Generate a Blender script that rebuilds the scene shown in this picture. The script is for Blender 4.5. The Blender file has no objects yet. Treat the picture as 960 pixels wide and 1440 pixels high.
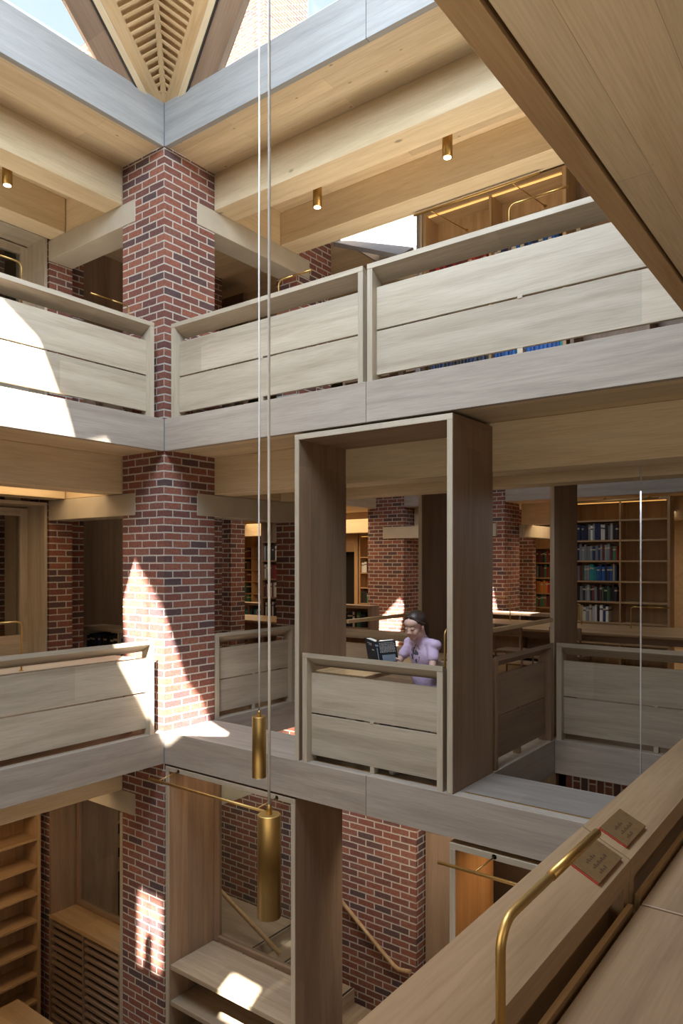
import bpy, bmesh, math, random
from mathutils import Vector, Matrix, Euler
random.seed(7)
C = bpy.context.scene.collection
S = bpy.context.scene
# ---------------------------------------------------------------- camera
cam = bpy.data.cameras.new('camera'); co = bpy.data.objects.new('camera', cam); C.objects.link(co)
co.location = (5.593, -4.546, 1.65); co.rotation_euler = (math.radians(90), 0, math.atan2(.602, .798))
cam.sensor_width = 36; cam.lens = 36*1009/1440; cam.shift_y = 71/1440; cam.clip_start = .05
S.camera = co
# ---------------------------------------------------------------- light
SUN = Vector((-.45, .577, -1.0))            # direction the sunlight travels
sd = bpy.data.lights.new('sun', 'SUN'); so = bpy.data.objects.new('sun', sd); C.objects.link(so)
sd.energy = 62; sd.angle = .009; sd.color = (1, .95, .86)
so.rotation_euler = SUN.to_track_quat('-Z', 'Y').to_euler(); so.location = (8, -12, 14)
w = bpy.data.worlds.new('sky'); S.world = w; w.use_nodes = True
nt = w.node_tree; nt.nodes.clear()
wo = nt.nodes.new('ShaderNodeOutputWorld'); bg = nt.nodes.new('ShaderNodeBackground')
tc = nt.nodes.new('ShaderNodeTexCoord'); nz = nt.nodes.new('ShaderNodeTexNoise'); nz.inputs['Scale'].default_value = 2.2
rp = nt.nodes.new('ShaderNodeValToRGB'); rp.color_ramp.elements[0].position = .4; rp.color_ramp.elements[1].position = .75
rp.color_ramp.elements[0].color = (.56, .76, 1, 1); rp.color_ramp.elements[1].color = (.85, .93, 1, 1)
nt.links.new(tc.outputs['Generated'], nz.inputs['Vector']); nt.links.new(nz.outputs['Fac'], rp.inputs['Fac'])
nt.links.new(rp.outputs['Color'], bg.inputs['Color']); bg.inputs['Strength'].default_value = 1.5
nt.links.new(bg.outputs[0], wo.inputs['Surface'])
def area(name, loc, tgt, sx, sy, e, col, spread=180):
    l = bpy.data.lights.new(name, 'AREA'); l.shape = 'RECTANGLE'; l.size = sx; l.size_y = sy; l.energy = e; l.color = col
    l.spread = math.radians(spread)
    o = bpy.data.objects.new(name, l); C.objects.link(o); o.location = loc
    o.rotation_euler = (Vector(tgt)-Vector(loc)).to_track_quat('-Z', 'Y').to_euler(); return o
COOL = (.72, .86, 1); WARM = (1, .72, .42); NEUT = (1, .88, .72)
area('lantern_daylight', (3.05, -3.05, 6.35), (1.2, -.6, 1.0), 1.9, 1.9, 235, COOL)
area('lantern_daylight', (2.4, -2.4, 6.9), (2.4, -2.4, 0), 1.6, 1.6, 150, COOL)
area('rear_daylight', (1.5, 5.2, 5.9), (1.5, 6.6, 0), 3, 2.5, 112.5, COOL)
area('upper_walk_light', (2.4, 1.3, 3.9), (2.4, 1.3, 6), 3.5, .7, 39.0, NEUT)
area('upper_walk_light', (-1.3, -1.6, 3.9), (-1.3, -1.6, 6), .7, 3, 24.0, NEUT)
area('middle_walk_light_fill', (-1.3, -1.6, 2.6), (-1.3, -1.6, 0), .7, 3, 20.4, WARM)
area('lower_walk_light', (-1.3, -1.6, -.5), (-1.3, -1.3, -3), .6, 2.5, 16, WARM)
area('reading_room_light', (2.2, 9.0, 2.6), (2.2, 8.8, 0), 4.5, .7, 44.2, WARM)
area('reading_room_light', (-5, 7.0, 2.6), (-5, 7, 0), 4, 2.5, 102.0, WARM)
area('reading_room_light', (-1.3, 5.2, 2.6), (-1.3, 5.2, 0), 1.5, 3, 27.2, WARM)
area('camera_side_fill', (7.2, -4.5, 1.9), (4.6, -2, 1.6), 1.5, 1.0, 9, NEUT)  # fill lamp added beside the camera; no fitting there
area('camera_side_fill', (6.6, -2.0, .9), (5.6, -2.6, 2.7), 1.6, 2.2, 2.5, NEUT)  # fill lamp added low down to brighten the near soffit
area('middle_walk_light_fill', (-3.6, 1.9, 2.5), (-5, 3.2, 1), 1.2, .8, 14, NEUT)  # fill lamp added to brighten the dark panelled wall
area('atrium_bounce_fill', (4.4, -4.4, 1.7), (1.6, .6, 2.7), 1.6, 1.2, 24, NEUT)  # added lamps stand in for daylight bounced up the atrium
area('atrium_bounce_fill', (2.0, -1.6, -2.4), (1.2, .4, 3.2), 1.6, 1.6, 13, NEUT)
area('bay_light', (3.95, .35, -.41), (3.95, .35, -3), 1.2, .3, 7, (1, .55, .25))
area('bay_light', (.8, .35, -.40), (.8, .35, -3), 1.2, .3, 3, WARM)
area('stair_fill', (2.5, 1.0, -.6), (1.2, 1.98, -2.2), .5, .5, 8, NEUT, 110)  # fill lamp added to brighten the brick stair wall
area('stair_fill', (-.2, 1.3, -.4), (.3, 1.5, -3), 1.2, .8, 22.0, NEUT)  # fill lamp added so the stair shows through the bay glass
area('far_void_light', (4.0, 1.3, 2.2), (4, 1.3, -2), .8, .5, 5.0, COOL)
S.cycles.caustics_reflective = False
S.view_settings.view_transform = 'Standard'; S.view_settings.look = 'None'
S.view_settings.exposure = 0.0; S.view_settings.gamma = 1; S.view_settings.use_curve_mapping = False

# ---------------------------------------------------------------- materials
def mat(name):
    m = bpy.data.materials.new(name); m.use_nodes = True; n = m.node_tree
    return m, n, n.nodes['Principled BSDF']
def N(n, t, **k):
    x = n.nodes.new(t)
    for a, b in k.items():
        if a in x.inputs: x.inputs[a].default_value = b
        else: setattr(x, a, b)
    return x
def ramp(n, fac, stops):
    r = n.nodes.new('ShaderNodeValToRGB'); e = r.color_ramp.elements
    while len(e) < len(stops): e.new(.5)
    for i, (p, c) in enumerate(stops): e[i].position = p; e[i].color = (*c, 1)
    n.links.new(fac, r.inputs['Fac']); return r.outputs['Color']
def mix(n, f, a, b, mode='MIX'):
    x = n.nodes.new('ShaderNodeMix'); x.data_type = 'RGBA'; x.blend_type = mode
    for i, v in ((0, f), (6, a), (7, b)):
        if hasattr(v, 'links'): n.links.new(v, x.inputs[i])
        else: x.inputs[i].default_value = v if i == 0 else (*v, 1)
    return x.outputs[2]
def uvc(n, sx, sy, rnd=True):
    uv = n.nodes.new('ShaderNodeUVMap')
    m = N(n, 'ShaderNodeMapping'); m.inputs['Scale'].default_value = (sx, sy, 1)
    n.links.new(uv.outputs[0], m.inputs[0])
    if rnd:
        oi = n.nodes.new('ShaderNodeObjectInfo'); mm = N(n, 'ShaderNodeMath', operation='MULTIPLY'); mm.inputs[1].default_value = 37.
        n.links.new(oi.outputs['Random'], mm.inputs[0]); cb = n.nodes.new('ShaderNodeCombineXYZ')
        for i in range(3): n.links.new(mm.outputs[0], cb.inputs[i])
        n.links.new(cb.outputs[0], m.inputs[1])
    return m.outputs[0]
def wood(name, base, dark, light=None, knots=0, board=.2, rough=.55, amp=1.0, joint=0):
    m, n, b = mat(name); L = n.links
    light = light or tuple(min(1, c*1.15) for c in base)
    g = N(n, 'ShaderNodeTexNoise', Scale=1.0, Detail=5.0, Roughness=.6, Distortion=.6); L.new(uvc(n, .7, 9), g.inputs['Vector'])
    lo = .5-.2*amp; hi = .5+.2*amp
    c = ramp(n, g.outputs['Fac'], [(.28, dark), (.5, base), (.74, light)])
    f = N(n, 'ShaderNodeTexNoise', Scale=1.0, Detail=2.0); L.new(uvc(n, 5, 170), f.inputs['Vector'])
    c = mix(n, .32, c, ramp(n, f.outputs['Fac'], [(.35, (.62, .6, .57)), (.6, (1, 1, 1))]), 'MULTIPLY')
    if board:
        k = N(n, 'ShaderNodeTexBrick', Scale=1.0); k.offset = .37
        k.inputs['Mortar Size'].default_value = joint; k.inputs['Brick Width'].default_value = 2.9; k.inputs['Row Height'].default_value = board
        k.inputs['Color1'].default_value = (.80, .79, .78, 1); k.inputs['Color2'].default_value = (1.08, 1.06, 1.04, 1)
        k.inputs['Mortar'].default_value = (.5, .42, .35, 1)
        L.new(uvc(n, 1, 1), k.inputs['Vector']); c = mix(n, .75, c, k.outputs['Color'], 'MULTIPLY')
    if knots:
        v = N(n, 'ShaderNodeTexVoronoi', Scale=1.0, Randomness=1.0); L.new(uvc(n, 2.2*knots, 5*knots), v.inputs['Vector'])
        kk = ramp(n, v.outputs['Distance'], [(.04, (1, 1, 1)), (.085, (0, 0, 0))])
        # only some cells carry a knot
        sp = n.nodes.new('ShaderNodeSeparateColor'); L.new(v.outputs['Color'], sp.inputs[0])
        gt = N(n, 'ShaderNodeMath', operation='GREATER_THAN'); gt.inputs[1].default_value = .45; L.new(sp.outputs[0], gt.inputs[0])
        mu = N(n, 'ShaderNodeMath', operation='MULTIPLY'); L.new(gt.outputs[0], mu.inputs[0]); L.new(kk, mu.inputs[1])
        m2 = N(n, 'ShaderNodeMath', operation='MULTIPLY'); m2.inputs[1].default_value = .75; L.new(mu.outputs[0], m2.inputs[0])
        c = mix(n, m2.outputs[0], c, tuple(x*.28 for x in dark))
    L.new(c, b.inputs['Base Color']); b.inputs['Roughness'].default_value = rough
    bp = N(n, 'ShaderNodeBump', Strength=.08, Distance=.002); L.new(f.outputs['Fac'], bp.inputs['Height']); L.new(bp.outputs[0], b.inputs['Normal'])
    return m
OAK = wood('limed_oak', (.53, .455, .355), (.42, .345, .26), (.61, .535, .43), board=.6)
OAKN2 = wood('oak_near_desk_shade', (.27, .17, .095), (.20, .12, .065), (.33, .215, .125), board=0, rough=.45)  # near desk oak with shade and warm light mixed into its colour
OAKN = wood('oak_near_rail_shade', (.36, .24, .14), (.28, .18, .10), (.41, .285, .175), board=0)  # same oak as the other rails, shade and warm light in its colour
OAKB = wood('oak_beam_board', (.43, .365, .31), (.34, .285, .235), (.50, .435, .375), board=.0, knots=.5)
OAKG = wood('grey_oak_sill', (.36, .355, .345), (.30, .30, .295), (.41, .41, .405), board=0)  # greyer oak for the roof lantern sill boards
OAKG2 = wood('shaded_oak_deck', (.31, .27, .24), (.25, .215, .19), (.36, .32, .29), board=.3, joint=.001)  # deck oak darkened in colour for the shade right of the nook
OAKD = wood('dark_and_shaded_oak', (.31, .205, .135), (.235, .15, .095), (.37, .255, .17), board=.22)  # dark oak; on portal panels and nook flank it holds shade
OAKF = wood('oak_floor', (.43, .335, .24), (.34, .255, .17), (.50, .40, .29), board=.17, joint=.0015)
OAKT = wood('oak_table', (.50, .33, .17), (.40, .25, .12), (.56, .39, .22), board=.3, rough=.42)
OAKL = wood('oak_bookcase', (.50, .32, .165), (.40, .24, .12), (.57, .38, .21), board=.35)
SPRUCE = wood('spruce_glulam', (.73, .58, .37), (.64, .49, .29), (.78, .65, .45), board=0, knots=.75)
CLT = wood('spruce_soffit', (.72, .575, .375), (.62, .47, .28), (.77, .63, .44), board=.16, knots=1.7, joint=.001)
FRAME = wood('larch_lantern', (.60, .40, .20), (.50, .31, .14), (.66, .47, .26), board=0)
def brick(name, tint=1.0):
    m, n, b = mat(name); L = n.links
    k = N(n, 'ShaderNodeTexBrick', Scale=1.0); k.offset = .5
    k.inputs['Mortar Size'].default_value = .0085; k.inputs['Mortar Smooth'].default_value = .3
    k.inputs['Brick Width'].default_value = .225; k.inputs['Row Height'].default_value = .075
    k.inputs['Color1'].default_value = (0, 0, 0, 1); k.inputs['Color2'].default_value = (1, 1, 1, 1); k.inputs['Mortar'].default_value = (.5, .5, .5, 1)
    ns = N(n, 'ShaderNodeTexNoise', Scale=9.0, Detail=3.0); u = uvc(n, 1, 1, False); L.new(u, ns.inputs['Vector'])
    ad = N(n, 'ShaderNodeVectorMath', operation='MULTIPLY_ADD'); L.new(ns.outputs['Color'], ad.inputs[0]); ad.inputs[1].default_value = (.012, .009, 0); L.new(u, ad.inputs[2])
    L.new(ad.outputs[0], k.inputs['Vector'])
    c = ramp(n, k.outputs['Color'], [(.0, (.10, .065, .070)), (.2, (.165, .072, .062)), (.5, (.245, .090, .065)), (.8, (.31, .12, .08)), (1, (.21, .10, .08))])
    n2 = N(n, 'ShaderNodeTexNoise', Scale=35.0, Detail=4.0); L.new(u, n2.inputs['Vector'])
    c = mix(n, .55, c, ramp(n, n2.outputs['Fac'], [(.3, (.6, .6, .62)), (.7, (1.35, 1.3, 1.25))]), 'MULTIPLY')
    n3 = N(n, 'ShaderNodeTexNoise', Scale=60.0, Detail=2.0); L.new(u, n3.inputs['Vector'])
    mo = ramp(n, n3.outputs['Fac'], [(.3, (.46, .42, .37)), (.7, (.62, .57, .50))])
    c = mix(n, k.outputs['Fac'], c, mo); L.new(c, b.inputs['Base Color']); b.inputs['Roughness'].default_value = .9
    s = N(n, 'ShaderNodeMath', operation='SUBTRACT'); s.inputs[0].default_value = 1; L.new(k.outputs['Fac'], s.inputs[1])
    a2 = N(n, 'ShaderNodeMath', operation='MULTIPLY_ADD'); L.new(n2.outputs['Fac'], a2.inputs[0]); a2.inputs[1].default_value = .5; L.new(s.outputs[0], a2.inputs[2])
    bp = N(n, 'ShaderNodeBump', Strength=.8, Distance=.008); L.new(a2.outputs[0], bp.inputs['Height']); L.new(bp.outputs[0], b.inputs['Normal'])
    return m
BRICK = brick('red_brick')
def plain(name, col, rough=.6, metal=0, noise=.08, sc=12, em=None):
    m, n, b = mat(name)
    t = n.nodes.new('ShaderNodeTexCoord'); ns = N(n, 'ShaderNodeTexNoise', Scale=float(sc), Detail=3.0); n.links.new(t.outputs['Object'], ns.inputs['Vector'])
    c = ramp(n, ns.outputs['Fac'], [(.3, tuple(x*(1-noise) for x in col)), (.7, tuple(min(1, x*(1+noise)) for x in col))])
    n.links.new(c, b.inputs['Base Color']); b.inputs['Roughness'].default_value = rough; b.inputs['Metallic'].default_value = metal
    if em: b.inputs['Emission Color'].default_value = (*em[0], 1); b.inputs['Emission Strength'].default_value = em[1]
    return m
CONC = plain('pale_concrete', (.50, .44, .345), .8, noise=.1, sc=3)
BRASS = plain('satin_brass', (.55, .36, .13), .46, 1.0, noise=.04)
BRASSD = plain('aged_brass', (.50, .31, .10), .4, 1.0)
WIRE = plain('braided_cable', (.72, .68, .64), .6)
GREY = plain('grey_lead_sheet', (.23, .23, .25), .55)
BLACK = plain('black_seal', (.015, .015, .017), .4)
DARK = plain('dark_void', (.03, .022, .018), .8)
PLAST = plain('warm_plaster', (.42, .33, .24), .85)
LAMPE = plain('lamp_diffuser', (1, .9, .7), .5, em=((1, .82, .55), 9))
STRIPE = plain('warm_glow_strip', (1, .8, .4), .5, em=((1, .50, .12), .9))
PAPER = plain('book_paper', (.78, .75, .68), .8)
ROOFM = plain('zinc_roof', (.30, .31, .33), .5)
def glass():
    m, n, b = mat('window_glass'); n.nodes.remove(b)
    o = n.nodes['Material Output']; t = n.nodes.new('ShaderNodeBsdfTransparent'); g = n.nodes.new('ShaderNodeBsdfGlossy')
    t.inputs[0].default_value = (.86, .88, .87, 1); g.inputs['Roughness'].default_value = .02
    lw = n.nodes.new('ShaderNodeLayerWeight'); lw.inputs[0].default_value = .5; pw = N(n, 'ShaderNodeMath', operation='POWER'); pw.inputs[1].default_value = 4.0
    n.links.new(lw.outputs['Facing'], pw.inputs[0]); f = N(n, 'ShaderNodeMath', operation='MULTIPLY_ADD'); f.inputs[1].default_value = .5; f.inputs[2].default_value = .03; n.links.new(pw.outputs[0], f.inputs[0]); x = n.nodes.new('ShaderNodeMixShader')
    n.links.new(f.outputs[0], x.inputs[0]); n.links.new(t.outputs[0], x.inputs[1]); n.links.new(g.outputs[0], x.inputs[2]); n.links.new(x.outputs[0], o.inputs[0])
    return m
GLASS = glass()

# ---------------------------------------------------------------- mesh helpers
def ident(u, w, z): return (u, w, z)
def fx(x0, y0, s=1): return lambda u, w, z: (x0+u, y0+w*s, z)        # runs along X, depth along Y*s
def fy(x0, y0, s=1, r=1): return lambda u, w, z: (x0+w*s, y0+u*r, z)  # runs along Y, depth along X*s
class MB:
    def __init__(self, T=ident): self.bm = bmesh.new(); self.uv = self.bm.loops.layers.uv.new('UVMap'); self.T = T
    def _uv(self, faces, g):
        ou, ov = random.random()*5, random.random()*5
        if g == 'brick': ou = ov = 0
        for f in faces:
            f.normal_update(); nn = [abs(c) for c in f.normal]; a = nn.index(max(nn))
            for l in f.loops:
                c = l.vert.co
                if g == 'brick':
                    u, v = (c.y, c.z) if a == 0 else ((c.x, c.z) if a == 1 else (c.x, c.y))
                elif g == 'soldier': u, v = c.z, (c.x if a != 0 else c.y)
                else:
                    ax = [i for i in range(3) if i != a]
                    if g in ax: u = c[g]; ax.remove(g); v = c[ax[0]]
                    else: u, v = c[ax[0]], c[ax[1]]
                l[self.uv].uv = (u+ou, v+ov)
    def box(self, a0, a1, b0, b1, c0, c1, g=None, bev=0.0):
        for f in self.bm.faces: f.tag = True
        P = [self.T(a, b, c) for a in (a0, a1) for b in (b0, b1) for c in (c0, c1)]
        v = [self.bm.verts.new(p) for p in P]
        fs = [self.bm.faces.new([v[i] for i in q]) for q in ((0, 1, 3, 2), (4, 6, 7, 5), (0, 4, 5, 1), (2, 3, 7, 6), (0, 2, 6, 4), (1, 5, 7, 3))]
        if g is None:
            d = [max(p[i] for p in P)-min(p[i] for p in P) for i in range(3)]; g = d.index(max(d))
        bmesh.ops.recalc_face_normals(self.bm, faces=fs)
        if bev:
            es = list({e for f in fs for e in f.edges})
            bmesh.ops.bevel(self.bm, geom=es, offset=bev, segments=1, affect='EDGES')
            fs = [f for f in self.bm.faces if not f.tag]
        self._uv(fs, g); return self
    def wedge(self, u0, u1, sec, g=None):
        n = len(sec); a = [self.bm.verts.new(self.T(u0, w, z)) for w, z in sec]; b = [self.bm.verts.new(self.T(u1, w, z)) for w, z in sec]
        fs = [self.bm.faces.new(a), self.bm.faces.new(b[::-1])]+[self.bm.faces.new((a[i], b[i], b[(i+1) % n], a[(i+1) % n])) for i in range(n)]
        bmesh.ops.recalc_face_normals(self.bm, faces=fs)
        if g is None: d = b[0].co-a[0].co; g = [abs(c) for c in d].index(max(abs(c) for c in d))
        self._uv(fs, g); return self
    def poly(self, pts, thick, g=0):      # slab: polygon pts (world) extruded by vector
        t = Vector(thick); a = [self.bm.verts.new(Vector(p)) for p in pts]; b = [self.bm.verts.new(Vector(p)+t) for p in pts]
        n = len(pts); fs = [self.bm.faces.new(a), self.bm.faces.new(b[::-1])]
        for i in range(n): fs.append(self.bm.faces.new((a[i], b[i], b[(i+1) % n], a[(i+1) % n])))
        bmesh.ops.recalc_face_normals(self.bm, faces=fs); self._uv(fs, g); return self
    def beam(self, p, q, wv, hv, g=0):    # bar from p to q with half-vectors wv, hv
        p, q, wv, hv = map(Vector, (p, q, wv, hv))
        v = [self.bm.verts.new(e+a*wv+b*hv) for e in (p, q) for a, b in ((-1, -1), (1, -1), (1, 1), (-1, 1))]
        fs = [self.bm.faces.new([v[i] for i in x]) for x in ((0, 1, 2, 3), (4, 7, 6, 5), (0, 4, 5, 1), (1, 5, 6, 2), (2, 6, 7, 3), (3, 7, 4, 0))]
        bmesh.ops.recalc_face_normals(self.bm, faces=fs)
        d = (q-p).normalized(); L = (q-p).length; o = random.random()*5
        for f in fs:
            for l in f.loops:
                r = l.vert.co-p; u = r.dot(d); x = r-d*u; l[self.uv].uv = (u+o, x.dot(wv.normalized())+x.dot(hv.normalized())+o)
        return self
    def tube(self, pts, r, n=12, cap=True):
        pts = [Vector(self.T(*p)) for p in pts]; rings = []
        rr = r if isinstance(r, (list, tuple)) else [r]*len(pts)
        up = None
        for i, p in enumerate(pts):
            d = (pts[min(i+1, len(pts)-1)]-pts[max(i-1, 0)]).normalized()
            if up is None: up = d.orthogonal().normalized()
            up = (up-d*up.dot(d)).normalized(); s = d.cross(up)
            rings.append([self.bm.verts.new(p+(up*math.cos(2*math.pi*k/n)+s*math.sin(2*math.pi*k/n))*rr[i]) for k in range(n)])
        fs = []
        for a, b in zip(rings, rings[1:]):
            for k in range(n):
                f = self.bm.faces.new((a[k], a[(k+1) % n], b[(k+1) % n], b[k])); f.smooth = True; fs.append(f)
        if cap: fs += [self.bm.faces.new(rings[0][::-1]), self.bm.faces.new(rings[-1])]
        for f in fs:
            for l in f.loops: l[self.uv].uv = (l.vert.co.z, l.vert.co.x)
        return self
    def build(self, name, m, parent=None):
        me = bpy.data.meshes.new(name); self.bm.to_mesh(me); self.bm.free()
        ms = m if isinstance(m, (list, tuple)) else [m]
        for x in ms: me.materials.append(x)
        o = bpy.data.objects.new(name, me); C.objects.link(o)
        if parent:
            o.parent = parent; o.matrix_parent_inverse = Matrix.Translation(-parent.location) if not any(parent.rotation_euler) else (Matrix.Translation(parent.location) @ parent.rotation_euler.to_matrix().to_4x4()).inverted()
        return o
def tag(o, label=None, cat=None, group=None, kind=None):
    if label: o['label'] = label
    if cat: o['category'] = cat
    if group: o['group'] = group
    if kind: o['kind'] = kind
    return o
def empty(name, loc, label, cat, group=None):
    o = bpy.data.objects.new(name, None); o.empty_display_size = .1; C.objects.link(o); o.location = loc
    return tag(o, label, cat, group)
def struct(name, m, *boxes, g=None):
    b = MB()
    for x in boxes: b.box(*x, g=g)
    return tag(b.build(name, m), kind='structure')
def cut(o, polys):
    """opens o along prisms swept up the sun's path from polygons given where they are lit"""
    b = MB()
    for pts in polys:
        b.poly([Vector(p)-SUN*.05 for p in pts], -SUN*14)
    c = b.build('cutter', BLACK)
    md = o.modifiers.new('b', 'BOOLEAN'); md.object = c; md.solver = 'EXACT'; md.operation = 'DIFFERENCE'
    md.use_self = True
    dg = bpy.context.evaluated_depsgraph_get(); me = bpy.data.meshes.new_from_object(o.evaluated_get(dg))
    o.modifiers.clear(); o.data = me; bpy.data.objects.remove(c)
ZL, ZM, ZU = -3.62, 0.0, 3.05

# ================================================================ THE SETTING
struct('floor', OAKF, (-10.5, 8, -9, 11, ZL-.1, ZL))                                  # lower storey
f1 = struct('floor', OAKF, (-2.65, -.06, -9, 0, -.10, 0), (-2.65, -.05, .66, 1.98, -.10, 0), (4.95, 8, -9, 1.985, -.10, 0), (-10.5, 8, 2.03, 11, -.10, 0), (1.70, 3.12, .66, 2.03, -.10, 0), (-2.65, -.66, 0, .66, -.10, 0))
c1 = struct('ceiling', CLT, (-2.65, -.06, -9, 0, -.30, -.10), (-2.65, -.05, .66, 1.98, -.30, -.1), (4.95, 8, -9, 1.985, -.3, -.1), (-10.5, 8, 2.03, 11, -.3, -.1), (1.70, 3.12, .66, 2.03, -.3, -.1), (-2.65, -.66, 0, .66, -.3, -.1))
struct('floor', OAKF, (-2.65, -.06, -9, 0, 2.95, ZU), (-2.65, -.66, 0, 2.65, 2.95, ZU), (-.66, 0, .66, 2.65, 2.95, ZU), (0, 4.9, .06, 2.65, 2.95, ZU), (4.975, 8, -9, 2.65, 2.95, ZU), (4.9, 4.96, 0, 2.65, 2.95, ZU), (-10.5, 8, 7.62, 11, 2.95, ZU), (-10.5, -2.65, 0, 7.62, 2.95, ZU))
struct('ceiling', CLT, (-2.65, -.06, -9, 0, 2.745, 2.95), g=1)
struct('ceiling', CLT, (-2.65, -.66, 0, 2.65, 2.745, 2.95), (-.66, 0, .66, 2.65, 2.745, 2.95), (0, 4.9, .06, 2.65, 2.745, 2.95), (4.9, 4.98, 0, 2.65, 2.745, 2.95), g=0)
struct('ceiling', CLT, (4.98, 8, -9, 2.65, 2.745, 2.95), g=1)
struct('ceiling', CLT, (-10.5, 8, 7.62, 11, 2.745, 2.95), (-10.5, -2.65, 0, 7.62, 2.745, 2.95), g=0)
struct('ceiling', CLT, (-10.5, -.06, -9, 0, 5.72, 6.05), g=1)
struct('ceiling', CLT, (-10.5, -.66, 0, 2.65, 5.72, 6.05), (-.66, 0, .66, 2.65, 5.72, 6.05), (0, 8, .06, 2.65, 5.72, 6.05), g=0)
struct('ceiling', CLT, (4.975, 8, -9, .06, 5.72, 6.05), (-.06, 4.96, -9, -4.96, 5.72, 6.05), g=1)
struct('wall_west', PLAST, (-10.6, -10.5, -9, 11, ZL, 6.05)); struct('wall_east', PLAST, (8, 8.1, -9, 11, ZL, 6.05))
struct('wall_south', PLAST, (-10.5, 8, -9.1, -9, ZL, 6.05)); struct('wall_north', PLAST, (-10.5, 8, 11, 11.1, ZL, 6.05))
# walls around the walks, panelled in oak
struct('wall_west', OAKD, (-2.75, -2.65, .66, 3.2, 3.05, 5.72), g=2)
struct('wall_north', OAKD, (-5, -2.1, 3.2, 3.3, 3.05, 5.72), (-6.6, -3.75, 3.35, 3.45, 0, 2.745), g=2)
struct('wall_west', OAKD, (-2.75, -2.65, -9, -3.3, ZL, 5.72), (-2.75, -2.65, -3.3, 0, ZL, -.3), g=2)
struct('wall_north', OAKD, (1.70, 3.12, 2.10, 2.18, ZL, -.31), g=2)
# reading room roof light behind the bookcase
HOLE2 = [(.02, 2.78, 6.0), (1.35, 2.78, 6.0), (1.35, 3.75, 6.0), (.02, 3.75, 6.0)]
roof2 = struct('ceiling', CLT, (-10.5, 8, 3.75, 11, 5.85, 6.05), (-10.5, .02, 2.65, 3.75, 5.85, 6.05), (1.35, 8, 2.65, 3.75, 5.85, 6.05), g=0)
# ---- fascia boards round the atrium
def fascia(x0, x1, y0, y1, z0, z1, label, m=None, g=None, group=None):
    o = MB().box(x0, x1, y0, y1, z0, z1, g=g, bev=.002).build('fascia_board', m or OAKB); tag(o, label, 'fascia board', group); return o
for z0, z1, lv in ((5.705, 6.13, 'roof lantern sill'), (2.735, ZU, 'upper gallery')):
    fascia(.006, 2.398, 0, .055, z0, z1, f'pale oak fascia of the {lv}, back side, length nearest the brick corner pier', OAKG if z0 > 5 else None)
    tag(MB().box(-.02, .0045, -.0045, .02, z0+.005, z1-.002).build('corner_bead', GREY), f'slim dark bead at the corner of the {lv} fascia above the brick pier', 'corner bead')
    fascia(2.402, 4.9, 0, .055, z0, z1, f'pale oak fascia of the {lv}, back side, length running right from the joint', OAKG if z0 > 5 else None)
    fascia(-.055, 0, -4.9, -.006, z0, z1, f'pale oak fascia of the {lv} on the left side of the atrium', OAKG if z0 > 5 else None)
    fascia(4.9, 4.97, -4.9, -.003, z0, z1, f'brown edge board of the {lv} above the near desk on the right', OAKT)
tag(MB().box(-.02, .004, -.005, .02, -.30, -.001).build('corner_bead', GREY), 'slim dark bead at the middle fascia corner below the brick pier foot', 'corner bead')
fascia(-.055, 0, -4.9, -.006, -.31, 0, 'pale oak edge beam under the middle gallery balustrade on the left')
fascia(4.9, 4.95, -4.9, -.003, -.31, 0, 'oak edge beam below the near balustrade at lower right')
fascia(.003, 2.398, 0, .10, -.31, 0, 'wide oak edge beam crossing below the reading nook, left length from the brick pier')
fascia(2.402, 4.9, 0, .10, -.31, 0, 'wide oak edge beam crossing below the reading nook, right length')
o = MB().box(.003, 1.67, .104, .66, -.30, -.001).build('bridge_deck', OAKB); tag(o, 'flat oak deck with a sun patch between the brick corner pier and the nook', 'deck')
o = MB().box(3.155, 4.9, .104, .66, -.30, -.001).build('bridge_deck', OAKG2); tag(o, 'flat oak deck, shade in its colour, to the right of the reading nook', 'deck')
o = MB().box(1.67, 3.155, .104, .66, -.30, -.001).build('bridge_deck', OAKB); tag(o, 'oak deck under the reading nook with a brass edge strip', 'deck')
for a, b, t in ((1.76, 3.06, 'thin brass strip along the floor under the nook balustrade'), (3.2, 4.9, 'thin brass strip along the deck edge right of the nook')):
    tag(MB().box(a, b, .094, .106, -.002, .004).build('brass_strip', BRASS), t, 'brass strip')
fascia(.003, 1.67, 1.985, 2.03, -.31, 0, 'oak fascia beyond the left void under the rear balustrade')
fascia(3.155, 4.9, 1.985, 2.03, -.31, 0, 'oak fascia beyond the right void under the rear balustrade')
fascia(-.045, 0, .665, 1.98, -.31, 0, 'oak fascia below the balustrade behind the brick corner pier')
fascia(3.12, 3.155, .665, 1.98, -.31, 0, 'dark oak fascia along the right flank of the nook floor')
fascia(1.665, 1.70, .665, 1.98, -.31, 0, 'oak fascia along the left flank of the nook floor')
fascia(-10, -2.86, 7.55, 7.62, 2.75, ZU, 'bluish oak fascia high in the reading room, left of the far piers')
fascia(-1.98, -.67, 7.55, 7.62, 2.75, ZU, 'bluish oak fascia high in the reading room, between the far piers')
fascia(.16, 4.9, 7.55, 7.62, 2.75, ZU, 'bluish oak fascia high in the reading room, above the tall bookcase')
tag(MB().box(-.055, 4.97, -4.96, -4.90, 5.705, 6.14).build('fascia_board', OAKB), 'roof sill board above and behind the camera', 'fascia board')
tag(MB().box(4.895, 5.03, -4.3, .08, 6.132, 6.30).build('sun_baffle', ROOFM), 'zinc gutter added unseen on the roof edge above the dark soffit to stop a sun slit', 'baffle')  # unseen board added to close a slit of sun under the slope
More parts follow.
